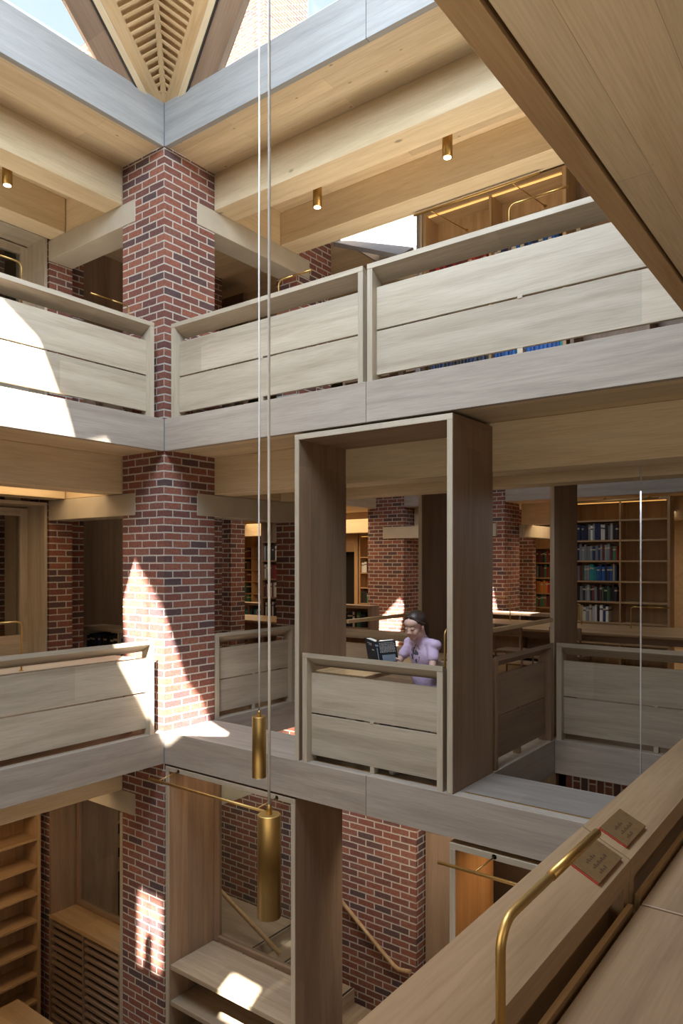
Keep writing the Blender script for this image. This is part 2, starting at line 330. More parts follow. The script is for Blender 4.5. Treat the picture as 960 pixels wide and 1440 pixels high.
# ---- brick piers
def pier(x0, x1, y0, y1, z0, z1, label, group=None):
    o = MB().box(x0, x1, y0, y1, z0, z1, g='brick').build('brick_pier', BRICK); return tag(o, label, 'brick pier', group)
pier(-.66, -.002, .002, .66, ZL, 5.72, 'tall square red brick corner pier standing through all storeys')
pier(-.33, -.002, 1.985, 2.65, ZL, 5.72, 'red brick pier joined by a concrete lintel to the right of the corner pier')
pier(-2.66, -2.04, .01, .30, ZL, 5.72, 'red brick pier beside the timber window at far left')
pier(-2.66, -2.30, .46, .62, ZM, 5.72, 'shaded brick pier just behind the far left pier')
pier(-2.65, -1.985, 1.985, 2.65, ZL, 5.72, 'dark brick pier seen as a sliver just right of the corner pier')
pier(-3.0, -2.42, 3.25, 3.55, ZM, 2.735, 'light brick pier seen deep in the gap right of the corner pier')
pier(-2.85, -1.985, 7.55, 8.21, ZM, ZU+2.6, 'far red brick pier with a sunlit foot seen through the nook opening')
pier(-.66, .15, 7.55, 8.21, ZM, ZU+2.6, 'far red brick pier showing just right of the nook frame')
pier(-.66, -.13, 9.535, 9.70, ZM, 2.735, 'warm lit far brick pier beside the bookcase of red books')
# brick stair wall below
o = MB().box(.001, 1.655, 1.985, 2.25, ZL, -.32, g='brick').box(-1.983, -.332, 1.985, 2.25, ZL, -.32, g='brick').build('stair_wall', BRICK); tag(o, 'tall brick stair wall with a timber handrail on the lowest storey', 'brick wall')
o = MB().box(3.16, 4.9, 2.26, 2.6, -.55, -.32, g='soldier').build('brick_course', BRICK); tag(o, 'row of upright bricks under the fascia beyond the right void', 'brick course')
o = MB().box(3.16, 4.9, 2.30, 2.6, ZL, -.56, g='brick').build('brick_wall', BRICK); tag(o, 'brick wall low beyond the right void, below the row of upright bricks', 'brick wall')
# ---- concrete lintels
for z, lv in ((-.92, 'lowest'), (2.13, 'middle'), (5.11, 'upper')):
    tag(MB().box(-2.04, -.454, -.004, .30, z, z+.225, bev=.004).build('concrete_lintel', CONC), f'pale concrete lintel left of the corner pier on the {lv} storey', 'lintel')
    tag(MB().box(-.30, .004, .419, 2.22, z, z+.225, bev=.004).build('concrete_lintel', CONC), f'pale concrete lintel right of the corner pier on the {lv} storey', 'lintel')
tag(MB().box(-2.45, 0, 7.50, 7.8, 2.13, 2.36).build('concrete_lintel', CONC), 'far grey lintel joining the two brick piers of the reading room', 'lintel')
tag(MB().box(-.02, .26, 8.2, 9.9, 2.13, 2.36).build('concrete_lintel', CONC), 'far lintel above the warm lit brick pier, receding', 'lintel')
# ---- glulam beams
def gl(x0, x1, y0, y1, z0, z1, label): tag(MB().box(x0, x1, y0, y1, z0, z1, bev=.004).build('glulam_beam', SPRUCE), label, 'beam')
for z, lv, top in ((2.36, 'upper gallery', 2.744), (5.335, 'roof', 5.719)):
    gl(.0, 7.9, .655, .955, z, top, f'spruce beam under the {lv}, back side, nearer of two')
    gl(.0, 7.9, 1.69, 1.985, z, top, f'spruce beam under the {lv}, back side, farther of two')
    gl(-.955, -.662, -8.9, -.002, z, top, f'spruce beam under the {lv} on the left side, nearer of two')
    gl(-1.99, -1.70, -8.9, -.002, z, top, f'spruce beam under the {lv} on the left side, farther of two')
    gl(-.30, -.004, .67, 1.98, z, top, f'short spruce trimmer on the right concrete lintel under the {lv}')
    gl(-1.98, -.67, .01, .29, z, top, f'short spruce trimmer on the left concrete lintel under the {lv}')
gl(-.955, -.662, -8.9, -.002, -.69, -.302, 'spruce beam under the middle gallery above the slatted cabinet')
gl(.18, 7.9, 8.23, 8.55, 2.36, 2.744, 'far spruce beam above the red and green books')
gl(-1.96, -.68, 7.9, 8.2, 2.36, 2.744, 'far spruce beam between the two reading room piers')
gl(-10, -2.88, 8.23, 8.55, 2.30, 2.744, 'far spruce beam left of the far brick pier')

# ================================================================ ROOF LANTERN
K = .92; H = 2.45; ZT = 6.13
def onW(x, y): return Vector((x, y, ZT+K*x))
def onN(x, y): return Vector((x, y, ZT-K*y))
nW = Vector((-K, 0, 1)).normalized(); nN = Vector((0, K, 1)).normalized()
lant = empty('roof_lantern', (0, 0, ZT), 'pyramid timber roof lantern with slatted corner and glass at top left', 'roof lantern')
T1 = 1.75
for side, on, nrm in (('W', onW, nW), ('N', onN, nN)):
    P_ = (lambda a, b: on(a, -b)) if side == 'W' else (lambda a, b: on(b, -a))   # a: distance from the wall, b: along it
    # backing board behind slats
    b = MB(); b.poly([P_(0, 0)+nrm*.045, P_(T1, T1)+nrm*.045, P_(.43*2.6, 2.6)+nrm*.045], nrm*.02, g=2); b.build('backing_panel', FRAME, lant)
    # slats
    b = MB(); d = .035; i = 0
    while True:
        t = .02+i*.043; i += 1
        if t > T1: break
        p = P_(t*1.0, t*1.0); q = P_(.6014*t, 1.3986*t)
        if t < .06: continue
        dirv = (q-p).normalized(); wv = nrm.cross(dirv)*.0095
        b.beam(p+dirv*.015+nrm*.010, q+nrm*.010, wv, nrm*.009)
    o = b.build('slats', FRAME, lant); 
    # rafter beside the slats
    dr = (P_(.43, 1)-P_(0, 0)).normalized(); out = nrm.cross(dr) if side == 'W' else -nrm.cross(dr)
    if (P_(0, 1)-P_(.43, 1)).dot(out) < 0: out = -out
    s0 = P_(0, 0)+out*.052; s1 = P_(.43*2.7, 2.7)+out*.052
    b = MB(); b.beam(s0-dr*.02+nrm*.03, s1+nrm*.03, out*.057, nrm*.032); b.build('rafter', FRAME, lant)
    b = MB(); b.beam(P_(-.03, .28-.07)+nrm*.03, P_(.43*2.6, 2.88)+nrm*.03, out*.028, nrm*.05); b.build('rafter', SPRUCE, lant)
    b = MB(); b.beam(P_(-.04, .345-.09)+nrm*.045, P_(.43*2.6, 2.945)+nrm*.045, out*.008, nrm*.06); b.build('glazing_seal', BLACK, lant)
    # deep outer frame, rising above the glass line
    b = MB(); b.beam(P_(-.10, .50-.232)+nrm*.08, P_(.43*2.6, 3.10)+nrm*.08, out*.125, nrm*.08); b.build('rafter', OAKD, lant)
    b = MB(); b.beam(P_(-.07, .655-.16)+nrm*.12, P_(.43*2.6, 3.255)+nrm*.12, out*.018, nrm*.06); b.build('glazing_seal', GREY, lant)
    b = MB(); g0 = P_(0, .66)+nrm*.14; g1 = P_(1.0, 2.95)+nrm*.14
    b.poly([P_(0.0, .66)+nrm*.12, P_(0, 3.1)+nrm*.12, P_(1.0, 3.1)+nrm*.12, P_(1.0, 2.95)+nrm*.12], nrm*.012); b.build('pane', GLASS, lant)
b = MB(); hd = (Vector((1, -1, K))).normalized(); sx = Vector((1, 1, 0)).normalized()
up_ = Vector((0, 0, .028)); b.beam(Vector((0, 0, ZT))+up_, Vector((T1, -T1, ZT+K*T1))+up_, sx*.026, hd.cross(sx)*.03); b.build('hip_rib', FRAME, lant)
# closed unseen lantern slopes, added to block sun outside the cut openings
b = MB()
z1 = ZT+K
b.poly([onW(1, -1.0), onW(1, -3.9), onW(H, -H)], (0, 0, .12)); b.poly([onN(1.0, -1), onN(H, -H), onN(3.9, -1)], (0, 0, .12))
b.poly([(0, -3.1, ZT), (0, -4.9, ZT), (1, -3.9, z1), (1, -3.1, z1)], (0, 0, .12))
b.poly([(3.1, 0, ZT), (3.1, -1, z1), (3.9, -1, z1), (4.9, 0, ZT)], (0, 0, .12))
b.build('sun_mask_slope', FRAME, lant)
b = MB(); b.poly([(0, -4.9, ZT), (4.9, -4.9, ZT), (H, -H, ZT+K*H)], (0, 0, .12)); sl = b.build('sun_mask_slope', FRAME, lant)
b = MB(); b.poly([(4.9, -4.9, ZT), (4.9, 0, ZT), (H, -H, ZT+K*H)], (0, 0, .12)); sl2 = b.build('sun_mask_slope', FRAME, lant)
PATCH = [
 [(-.489, 0, 1.67), (0, 0, 1.15), (0, .278, .44), (0, .49, .22), (.66, .27, 0), (.12, -.05, 0), (0, -.55, .85), (-.66, 0, 1.22)],
]
# second patch on the upper left balustrade, others on the lowest storey
PATCH2 = [(0, -1.46, 3.93), (0, -1.08, 3.05), (0, -.98, 2.74), (0, -2.0, 2.74), (0, -2.2, 3.93)]
PATCH3 = [(-.40, 0, -1.67), (-.045, 0, -1.69), (-.05, 0, -2.80), (-.40, 0, -2.84)]
PATCH4 = [(.66, .28, -2.27), (1.02, .26, -2.27), (1.22, -.24, -2.27), (.86, -.24, -2.27)]
# flatten each patch on a level plane along the sun's path, so that its prism is straight
def flat(pts, z=5.0): return [Vector(p)-SUN*(z-p[2]) for p in pts]
for s_ in (sl, sl2):
    for pts in (flat(PATCH[0]), flat(PATCH2), flat(PATCH3), flat(PATCH4)):
        cut(s_, [pts])
b = MB(); b.beam(Vector((4.1, -4.1, ZT+K*.8+.13)), Vector((H, -H, ZT+K*H+.13)), Vector((1, 1, 0)).normalized()*.05, (0, 0, .03))  # unseen hip caps added to stop sun slits between the slopes
b.beam(Vector((4.93, .03, ZT+.10)), Vector((H-.05, -H-.05, ZT+K*H+.13)), Vector((1, -1, 0)).normalized()*.07, (0, 0, .05)); b.beam(Vector((-.03, -4.93, ZT+.10)), Vector((H, -H, ZT+K*H+.13)), Vector((1, -1, 0)).normalized()*.07, (0, 0, .05)); b.build('hip_rib', FRAME, lant)  # this hip_rib is the added unseen caps that stop sun slits
for s_ in (sl, sl2): s_.parent = lant; s_.matrix_parent_inverse = Matrix.Translation(-lant.location)
FAR1 = [(-2.66, 7.5, .45), (-2.05, 7.5, 1.02), (-1.94, 7.5, .88), (-1.94, 7.2, .2)]
FAR2 = [(-.10, 7.5, 1.5), (.05, 7.5, .8), (.95, 7.25, .8), (.9, 6.93, .8), (.1, 6.93, .8), (-.3, 7.4, .8)]
for pts in (flat(FAR1, 5.0), flat(FAR2, 5.0)): cut(roof2, [pts])
# unseen brick screens added on the roof to block sun at the glass
tag(MB().poly([(-.4, -1.15, ZT+1.3), (4.9, -1.15, ZT+1.3), (4.9, -1.15, 10.2), (-.4, -1.15, 10.2)], (0, -.2, 0), g='brick').build('sun_blocker', BRICK), 'brick gable added unseen above the lantern glass at the back to block sun', 'screen')
tag(MB().poly([(1.55, -1.36, ZT+1.2), (1.55, -3.3, ZT+1.2), (1.55, -4.2, 8.0), (1.55, -4.2, 10.2), (1.55, -1.36, 10.2)], (.2, 0, 0), g='brick').build('sun_blocker', BRICK), 'brick gable added unseen above the lantern glass at the left to block sun', 'screen')
for x0, x1, y0, y1, t in ((-5.0, -4.0, 1.81, 2.6, 'sunlit pale brick chimney seen through the left lantern glass'), (-7.8, -6.16, 8.0, 9.6, 'sunlit pale brick chimney seen through the right lantern glass')):
    tag(MB().box(x0, x1, y0, y1, 6.06, 9.55 if y0 < 5 else 19, g='brick').build('brick_chimney', BRICK), t, 'chimney')
# roof light over the reading room
o = empty('roof_light', (.7, 3.2, 6.05), 'open sloped roof light beside the upper bookcase showing the sky', 'roof light')
MB().poly([(.02, 2.66, 5.72), (1.02, 2.66, 5.30), (1.02, 3.6, 5.9), (.02, 3.6, 6.2)], (0, .02, -.05)).build('sloped_panel', GREY, o)
MB().box(.0, .03, 2.7, 3.7, 5.8, 6.4).box(1.32, 1.36, 2.7, 3.7, 5.8, 6.4).box(0, 1.36, 3.70, 3.74, 5.85, 6.4).build('curb', OAKB, o)
MB().box(1.25, 1.285, 2.66, 2.70, ZU, 5.71, g=2).build('mullion', GREY, o); MB().box(1.29, 1.325, 2.66, 2.72, ZU, 5.71, g=2).build('mullion', OAK, o)

# ================================================================ BALUSTRADES
def balustrade(T, loc, L, z, label, group=None, m=OAK, spacer=True, d=.13):
    r = empty('balustrade', loc, label, 'balustrade', group)
    MB(T).wedge(0, L, [(0, z+.866), (0, z+.905), (d, z+.842), (d, z+.785)]).build('top_rail', m, r)
    for u in (0, L-.048): MB(T).wedge(u, u+.048, [(.002, z), (.002, z+.8655), (d-.004, z+.785), (d-.004, z)], g=2).build('post', m, r)
    MB(T).box(.048, L-.048, .062, .088, z+.405, z+.735, bev=.002).build('panel', m, r)
    MB(T).box(.048, L-.048, .062, .088, z+.055, z+.392, bev=.002).build('panel', m, r)
    MB(T).box(L/2-.018, L/2+.018, .058, .10, z+.388, z+.41, bev=.002).build('spacer', m, r)
    MB(T).box(L/2-.02, L/2+.02, .062, .12, z, z+.055, bev=.002).build('foot', m, r)
    return r
balustrade(fx(.10, 0), (.1, 0, ZU), 2.27, ZU, 'upper back balustrade between the corner pier and the joint, brick and brass lamp behind')
balustrade(fx(2.41, 0), (2.41, 0, ZU), 2.44, ZU, 'upper back balustrade before the coloured books, cut off by the dark soffit')
balustrade(fy(0, -.12, -1, -1), (0, -.12, ZU), 4.7, ZU, 'upper left balustrade with a bright patch of sunlight')
balustrade(fy(0, -.12, -1, -1), (0, -.12, ZM), 4.7, ZM, 'middle left balustrade ending at the sunlit brick pier')
balustrade(fy(0, .68, -1), (0, .68, ZM), 1.26, ZM, 'shaded balustrade between the corner pier and the reading nook, behind the pendants')
balustrade(fx(1.755, .002), (1.755, 0, ZM), 1.315, ZM, 'oak balustrade in front of the reading girl')
balustrade(fy(3.15, .72, -1), (3.15, .72, ZM), 1.24, ZM, 'dark unlit balustrade on the right flank of the reading nook', m=OAKD)  # same oak as the others, its shade put into a darker colour
balustrade(fx(3.165, 1.99), (3.165, 1.99, ZM), 1.72, ZM, 'grey shaded balustrade beyond the right void in front of the long table')
balustrade(fx(.06, 1.99), (.06, 1.99, ZM), 1.58, ZM, 'balustrade seen behind the nook desk, beyond the left void')
balustrade(fy(4.915, -4.9, 1), (4.915, -4.9, ZM), 2.381, ZM, 'near balustrade at bottom right, length under the bent brass lamp', m=OAKN)
balustrade(fy(4.915, -2.515, 1), (4.915, -2.515, ZM), 2.40, ZM, 'near balustrade at right, length running away beyond the plaques to the back', m=OAKN)
# side handrails of the nook
for x, t in ((1.685, 'left'), (3.105, 'right')):
    o = MB().box(x, x+.035, .69, 1.98, 1.095, 1.13, bev=.004).build('handrail', OAKT); tag(o, f'slim dark timber rail spanning the {t} side of the nook above the balustrade', 'rail')

# ================================================================ TIMBER PORTALS
def portal(T, loc, W_, z0, z1, D, label, name='timber_portal', m=OAKD, edge=OAK, th=.045, cat='timber frame'):
    r = empty(name, loc, label, cat)
    for u in (0, W_-th): MB(T).box(u, u+th, .012, D, z0, z1-th, g=2).build('side_panel', m, r)  # panels darker than their edges: shade put into the oak colour
    for u in (0, W_-th): MB(T).box(u, u+th, 0, .012, z0, z1-th, bev=.002).build('edge_trim', edge, r)
    MB(T).box(0, W_, .012, D, z1-th, z1).build('head_panel', m, r)
    MB(T).box(0, W_, 0, .012, z1-th, z1, bev=.002).build('edge_trim', edge, r)
    return r
portal(fx(1.673, 0), (1.673, 0, 0), 1.478, 0.001, 2.715, .66, 'tall oak portal framing the reading nook where the girl sits', 'nook_portal')
for x0, t in ((1.594, 'left'), (3.052, 'right')):
    r = empty('portal_leg', (x0, 2.13, 0), f'dark oak portal leg rising to the beam behind the nook, {t} one', 'timber post')
    MB().box(x0, x0+.04, 2.145, 2.78, 0.001, 2.74, g=2).build('side_panel', OAKD, r); MB().box(x0, x0+.04, 2.13, 2.145, .001, 2.74, g=2, bev=.002).build('edge_trim', OAK, r)
def window(T, W_, z0, z1, w, parent, fr=.05, m=OAKD, name='window_frame'):
    b = MB(T); b.box(0, fr, w, w+.06, z0, z1).box(W_-fr, W_, w, w+.06, z0, z1).box(fr, W_-fr, w, w+.06, z0, z0+fr).box(fr, W_-fr, w, w+.06, z1-fr, z1)
    f = b.build(name, m, parent); MB(T).box(fr, W_-fr, w+.028, w+.036, z0+fr, z1-fr).build('pane', GLASS, f); return f
def strip(T, u0, u1, w, z, parent):
    MB(T).box(u0, u1, w, w+.03, z-.008, z).build('glow_strip', STRIPE, parent)  # emissive part standing for tube light caught on the bay head
# lowest storey, back side, left bay with bench shelves
T = fx(0.012, 0.004)
r = portal(T, (0.01, 0, ZL), 1.66, ZL, -.33, .66, 'tall glazed oak bay beside the lower brick pier with two bench shelves, behind the pendants', 'window_bay', cat='window bay')
window(lambda u, w, z: T(u+.05, w, z), 1.56, -2.26, -.385, .59, r)
MB(T).box(.047, 1.613, .02, .585, -2.31, -2.262, g=0, bev=.003).build('bench_shelf', OAKF, r)
MB(T).box(.047, 1.613, .02, .585, -2.66, -2.612, g=0, bev=.003).build('bench_shelf', OAKF, r)
MB(T).box(.047, 1.613, .02, .585, -3.02, -2.972, g=0, bev=.003).build('bench_shelf', OAKF, r)
MB(T).box(.047, 1.613, .60, .64, ZL, -2.32, g=2).build('back_panel', OAKD, r); strip(T, .08, 1.58, .05, -.378, r)
T = fx(3.125, 0.004)
r = portal(T, (3.125, 0, ZL), 1.72, ZL, -.345, .66, 'orange lit oak bay with a black opening, partly hidden by the near rail', 'window_bay', m=OAKT, cat='window bay')
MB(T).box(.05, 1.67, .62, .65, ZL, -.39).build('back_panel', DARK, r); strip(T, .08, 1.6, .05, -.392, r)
# between the brick piers on the lowest storey: slatted cabinet under a window
T = fx(-2.035, 0.0)
r = empty('window_bay', (-2.03, 0, ZL), 'window over a slatted cabinet between two brick piers at bottom left', 'window bay')
MB(T).box(0, .04, .31, .9, ZL, -.93, g=2).box(-.0, .04, .005, .31, -2.40, -.93, g=2).build('side_panel', OAKD, r)
MB(T).box(1.325, 1.37, 0.0, .60, ZL, -.93, g=2, bev=.002).build('side_panel', OAK, r)
window(lambda u, w, z: T(u+.04, w, z), 1.285, -2.37, -.93, .33, r)
MB(T).box(0, 1.325, .0, .33, -2.42, -2.375, g=0, bev=.002).build('bench_board', OAKT, r)
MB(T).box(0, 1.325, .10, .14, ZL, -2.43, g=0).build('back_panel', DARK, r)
for u in (0, .655, 1.30): MB(T).box(u, u+.025, .0, .06, ZL, -2.42, g=2).build('stile', OAKD, r)
for a, c in ((.025, .655), (.68, 1.30)):
    for k in range(13): MB(T).box(a, c, .012, .05, -2.50-k*.088, -2.465-k*.088, g=0, bev=.002).build('slat', OAKD, r)
# wall and shelves seen through that window
b = empty('wall_shelf', (-1.7, 1.5, ZL), 'set of shelves seen darkly through the lower left window', 'shelf')
for k in range(6): MB().box(-2.62, -2.30, .75, 1.92, -2.35+k*.31, -2.315+k*.31).build('shelf', OAKL, b)
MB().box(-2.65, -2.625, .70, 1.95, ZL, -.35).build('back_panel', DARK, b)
# timber glazed bays on the left side, middle and upper storeys
for z, lv in ((ZM, 'middle'), (ZU, 'upper')):
    T = fy(-2.045, -.012, -1, -1)
    r = empty('window_bay', (-2.045, -.01, z), f'glazed oak window bay at far left on the {lv} storey', 'window bay')
    MB(T).box(0, .035, 0, .62, z, z+2.30, g=2, bev=.002).build('side_panel', OAK, r)
    MB(T).box(3.0, 3.035, 0, .62, z, z+2.30, g=2).build('side_panel', OAK, r)
    MB(T).box(0, 3.035, 0, .62, z+2.30, z+2.335, bev=.002).build('head_panel', OAK, r)
    window(lambda u, w, zz: T(u+.035, w, zz), 2.965, z+.72, z+2.28, .36, r, fr=.09, m=OAK)
    MB(T).box(.035, 3.0, .34, .44, z, z+.72).build('sill_panel', OAK, r)
    MB(T).box(.0, 3.0, .95, 1.05, z, z+2.7, g='brick').build('brick_backing', BRICK, r)

# ================================================================ BOOKCASES AND BOOKS
BC = {'dark blue': (.02, .035, .10), 'blue': (.02, .10, .34), 'teal': (.02, .28, .32), 'red': (.34, .03, .03), 'crimson': (.38, .02, .06), 'maroon': (.14, .03, .035),
      'green': (.05, .16, .08), 'black': (.018, .018, .022), 'cream': (.52, .46, .34), 'white': (.62, .61, .58), 'brown': (.16, .08, .04), 'ochre': (.48, .30, .07), 'grey': (.22, .24, .26), 'orange': (.55, .14, .03)}
def bookmat(nm, col):
    m, n, b = mat('cloth_'+nm.replace(' ', '_')); L = n.links
    t = n.nodes.new('ShaderNodeTexCoord'); sp = n.nodes.new('ShaderNodeSeparateXYZ'); L.new(t.outputs['Generated'], sp.inputs[0])
    oi = n.nodes.new('ShaderNodeObjectInfo')
    band = ramp(n, sp.outputs[2], [(.0, (0, 0, 0)), (.70, (0, 0, 0)), (.71, (1, 1, 1)), (.80, (1, 1, 1)), (.81, (0, 0, 0))])
    gt = N(n, 'ShaderNodeMath', operation='GREATER_THAN'); gt.inputs[1].default_value = .45; L.new(oi.outputs['Random'], gt.inputs[0])
    f = N(n, 'ShaderNodeMath', operation='MULTIPLY'); L.new(gt.outputs[0], f.inputs[0]); L.new(band, f.inputs[1])
    hs = n.nodes.new('ShaderNodeHueSaturation'); hs.inputs['Color'].default_value = (*col, 1)
    va = N(n, 'ShaderNodeMath', operation='MULTIPLY_ADD'); va.inputs[1].default_value = .8; va.inputs[2].default_value = .6; L.new(oi.outputs['Random'], va.inputs[0]); L.new(va.outputs[0], hs.inputs['Value'])
    lum = sum(col); lab = (.55, .48, .34) if lum < .9 else (.12, .10, .10)
    L.new(mix(n, f.outputs[0], hs.outputs[0], lab), b.inputs['Base Color']); b.inputs['Roughness'].default_value = .55
    return m
def bookmesh(nm, col):       # unit book: x thickness, y depth (spine at y=0), z height
    b = MB(); pts = [(0, .0)]
    sec = [(0, 1), (0, .04), (.2, .012), (.5, 0), (.8, .012), (1, .04), (1, 1), (.9, 1), (.9, .1), (.1, .1), (.1, 1)]
    v0 = [b.bm.verts.new((x, y, 0)) for x, y in sec]; v1 = [b.bm.verts.new((x, y, 1)) for x, y in sec]
    n = len(sec)
    for i in range(n): b.bm.faces.new((v0[i], v0[(i+1) % n], v1[(i+1) % n], v1[i]))
    b.bm.faces.new(v0[::-1]); b.bm.faces.new(v1)
    q = MB(); a0 = len(b.bm.verts)
    b.box(.1, .9, .1, .97, .02, .975)
    for f in b.bm.faces: f.material_index = 1 if all(v.co.y > .09 and .09 < v.co.x < .91 and .01 < v.co.z < .98 for v in f.verts) else 0
    bmesh.ops.recalc_face_normals(b.bm, faces=b.bm.faces[:])
    o = b.build('book', [bookmat(nm, col), PAPER]); me = o.data; bpy.data.objects.remove(o); return me
BM_ = {k: bookmesh(k, v) for k, v in BC.items()}
BOOKS = []
def books(T, ang, u0, u1, w, z, cols, where, group, hmax=.27, tmin=.022, tmax=.05):
    """a row of books from u0 to u1; cols is a list of colours used in runs"""
    u = u0; i = 0; rot = ang
    while True:
        t = random.uniform(tmin, tmax)
        if u+t > u1: break
        if isinstance(cols[0], tuple):
            f = (u-u0)/max(1e-6, u1-u0); nm = [c for a, c in cols if f >= a][-1]
            if isinstance(nm, (list, tuple)): nm = random.choice(nm)
        else: nm = random.choice(cols)
        o = bpy.data.objects.new('book', BM_[nm]); C.objects.link(o)
        h = hmax*random.uniform(.82, 1.0); dd = random.uniform(.17, .21)
        o.location = T(u, w+random.uniform(0, .012), z+.001); o.rotation_euler = (0, 0, rot); o.scale = (t-.0015, dd, h)
        tag(o, f'{nm} book {where}', 'book', f'{nm} books {group}'); u += t; i += 1; BOOKS.append(o)
        # copies below share the mesh of their colour
def case(T, ang, loc, W_, z0, z1, bays, shelves, label, m=OAKL, depth=.28, lit=None, name='bookcase', back=True):
    r = empty(name, loc, label, 'bookcase'); th = .03
    for u in (0, W_-th*1.3): MB(T).box(u, u+th*1.3, 0, depth, z0, z1, g=2, bev=.002).build('side_panel', m, r)
    MB(T).box(th*1.3, W_-th*1.3, 0, depth, z1-.05, z1, bev=.002).build('top_panel', m, r)
    if back: MB(T).box(th*1.3, W_-th*1.3, depth-.015, depth, z0, z1-.05, g=2).build('back_panel', m, r)
    bw = (W_-2.6*th)/bays
    for k in range(1, bays): MB(T).box(th*1.3+bw*k-.014, th*1.3+bw*k+.014, .001, depth-.015, z0, z1-.05, g=2).build('divider', m, r)
    for zz in shelves:
        for k in range(bays):
            a = th*1.3+bw*k+(.014 if k else 0); c = th*1.3+bw*(k+1)-(.014 if k < bays-1 else 0)
            MB(T).box(a, c, .004, depth-.015, zz-.028, zz, bev=.0015).build('shelf', m, r)
    if lit: MB(T).box(.06, W_-.06, .02, .045, z1-.062, z1-.052).build('glow_strip', STRIPE, r)  # emissive band painted in for warm light under the case top
    return r, bw, th*1.3
# tall bookcase beyond the long table
T = fx(1.55, 7.12)
sh = [.70, 1.03, 1.357, 1.684, 2.01, 2.33]
_, bw, e = case(T, 0, (1.55, 7.12, 0), 1.47, 0, 2.66, 2, sh+[.37], 'tall oak bookcase with full left and empty right bay beyond the long table', lit=True)
W5 = 'in the tall bookcase left of the hanging cable, '
for zz, cols, nm, end in ((2.01, [(0, ['dark blue', 'black']), (.2, ['black', 'white', 'grey', 'dark blue']), (.85, ['dark blue', 'black'])], 'top full shelf', 1),
                     (1.684, [(0, ['dark blue', 'grey']), (.25, ['white', 'grey', 'black', 'dark blue', 'maroon']), (.85, ['green', 'red'])], 'second shelf down', 1),
                     (1.357, [(0, ['green', 'grey', 'red']), (.25, 'teal'), (.42, 'blue'), (.6, ['blue', 'dark blue']), (.85, ['dark blue', 'cream'])], 'third shelf down', 1),
                     (1.03, [(0, ['black', 'grey']), (.3, ['maroon', 'grey', 'black']), (.6, ['black', 'brown', 'green']), (.9, 'teal')], 'fourth shelf down', 1),
                     (.70, [(0, ['ochre', 'cream']), (.2, ['dark blue', 'grey', 'cream']), (.45, ['black', 'dark blue', 'white'])], 'lowest visible shelf', .8)):
    books(T, 0, e+.008, e+(bw-.03)*end, .03, zz, cols, W5+nm, 'on the '+nm, tmin=.03, tmax=.052)
# far bookcase with red and green books
T = fx(-.43, 10.3); sh = [.70, 1.0, 1.33, 1.65, 1.97, 2.25]
_, bw, e = case(T, 0, (-.43, 10.3, 0), 2.2, 0, 2.35, 2, [.37]+sh[:-1], 'far oak bookcase of red and green books beside the warm brick pier', lit=True)
for k, (zz, cols) in enumerate(((1.65, ['red', 'crimson', 'maroon', 'green', 'black']), (1.33, ['red', 'green', 'black', 'maroon', 'grey']), (1.0, ['green', 'ochre', 'red', 'orange', 'brown']), (.70, ['maroon', 'green', 'red', 'brown']))):
    nm = ('top', 'second', 'third', 'fourth')[k]+' filled row'
    books(T, 0, e+.006, e+bw-.02, .03, zz, cols, 'in the far bookcase beside the warm brick pier, '+nm, f'in the far bookcase, {nm}', tmin=.035, tmax=.06)
    books(T, 0, e+bw+.02, e+bw+.30, .03, zz, cols[::-1], 'in the far bookcase right of the dark portal leg, '+nm, f'in the far bookcase right part, {nm}', tmin=.035, tmax=.06)
# far bookcase right of the sunlit pier, behind the girl's head
T = fx(-3.70, 10.3)
_, bw, e = case(T, 0, (-3.7, 10.3, 0), 1.5, 0, 2.45, 2, [.05, .37, .70, 1.02, 1.34, 1.66, 1.98], 'far orange bookcase above the head of the girl, right of the sunlit pier', lit=True)
for k, (zz, cols) in enumerate(((1.66, ['blue', 'teal', 'brown', 'grey']), (1.34, ['red', 'orange', 'blue', 'green', 'dark blue']), (1.02, ['grey', 'teal', 'red', 'ochre', 'dark blue']), (.70, ['maroon', 'crimson', 'cream']), (.37, ['red', 'dark blue', 'maroon']))):
    nm = ('top', 'second', 'third', 'fourth', 'fifth')[k]+' row'
    books(T, 0, e+.006, e+bw-.1, .03, zz, cols, "in the far bookcase above the girl's head, "+nm, f"above the girl's head, {nm}", tmin=.04, tmax=.07)
# slim bookcase left of the far pier and its glazed neighbour
T = fx(-4.05, 8.9)
_, bw, e = case(T, 0, (-4.05, 8.9, 0), 1.0, 0, 2.3, 1, [.37, .72, 1.08, 1.42, 1.78], 'far bookcase sliver left of the sunlit brick pier', lit=True)
for k, (zz, cols) in enumerate(((1.42, ['black', 'white']), (.72, ['green', 'brown', 'black']), (.37, ['dark blue', 'maroon', 'grey']))):
    books(T, 0, e+.006, e+bw-.02, .03, zz, cols, 'in the bookcase sliver left of the sunlit pier, row '+('uppermost', 'middle', 'lowest')[k], 'in the bookcase sliver, '+('uppermost', 'middle', 'lowest')[k], tmin=.05, tmax=.08)
r = empty('glazed_cabinet', (-5.1, 8.9, 0), 'glazed oak cabinet with a dark pane seen just right of the nook portal left leg', 'cabinet')
T = fx(-5.1, 8.9); MB(T).box(0, .12, 0, .4, 0, 2.3, g=2).box(.92, 1.02, 0, .4, 0, 2.3, g=2).box(.12, .92, 0, .4, 1.9, 2.3).box(.12, .92, 0, .4, 0, .35).build('body', OAKL, r)
MB(T).box(.12, .92, .05, .06, .35, 1.9).build('pane', GLASS, r); MB(T).box(.12, .92, .38, .4, .35, 1.9).build('back_panel', DARK, r)
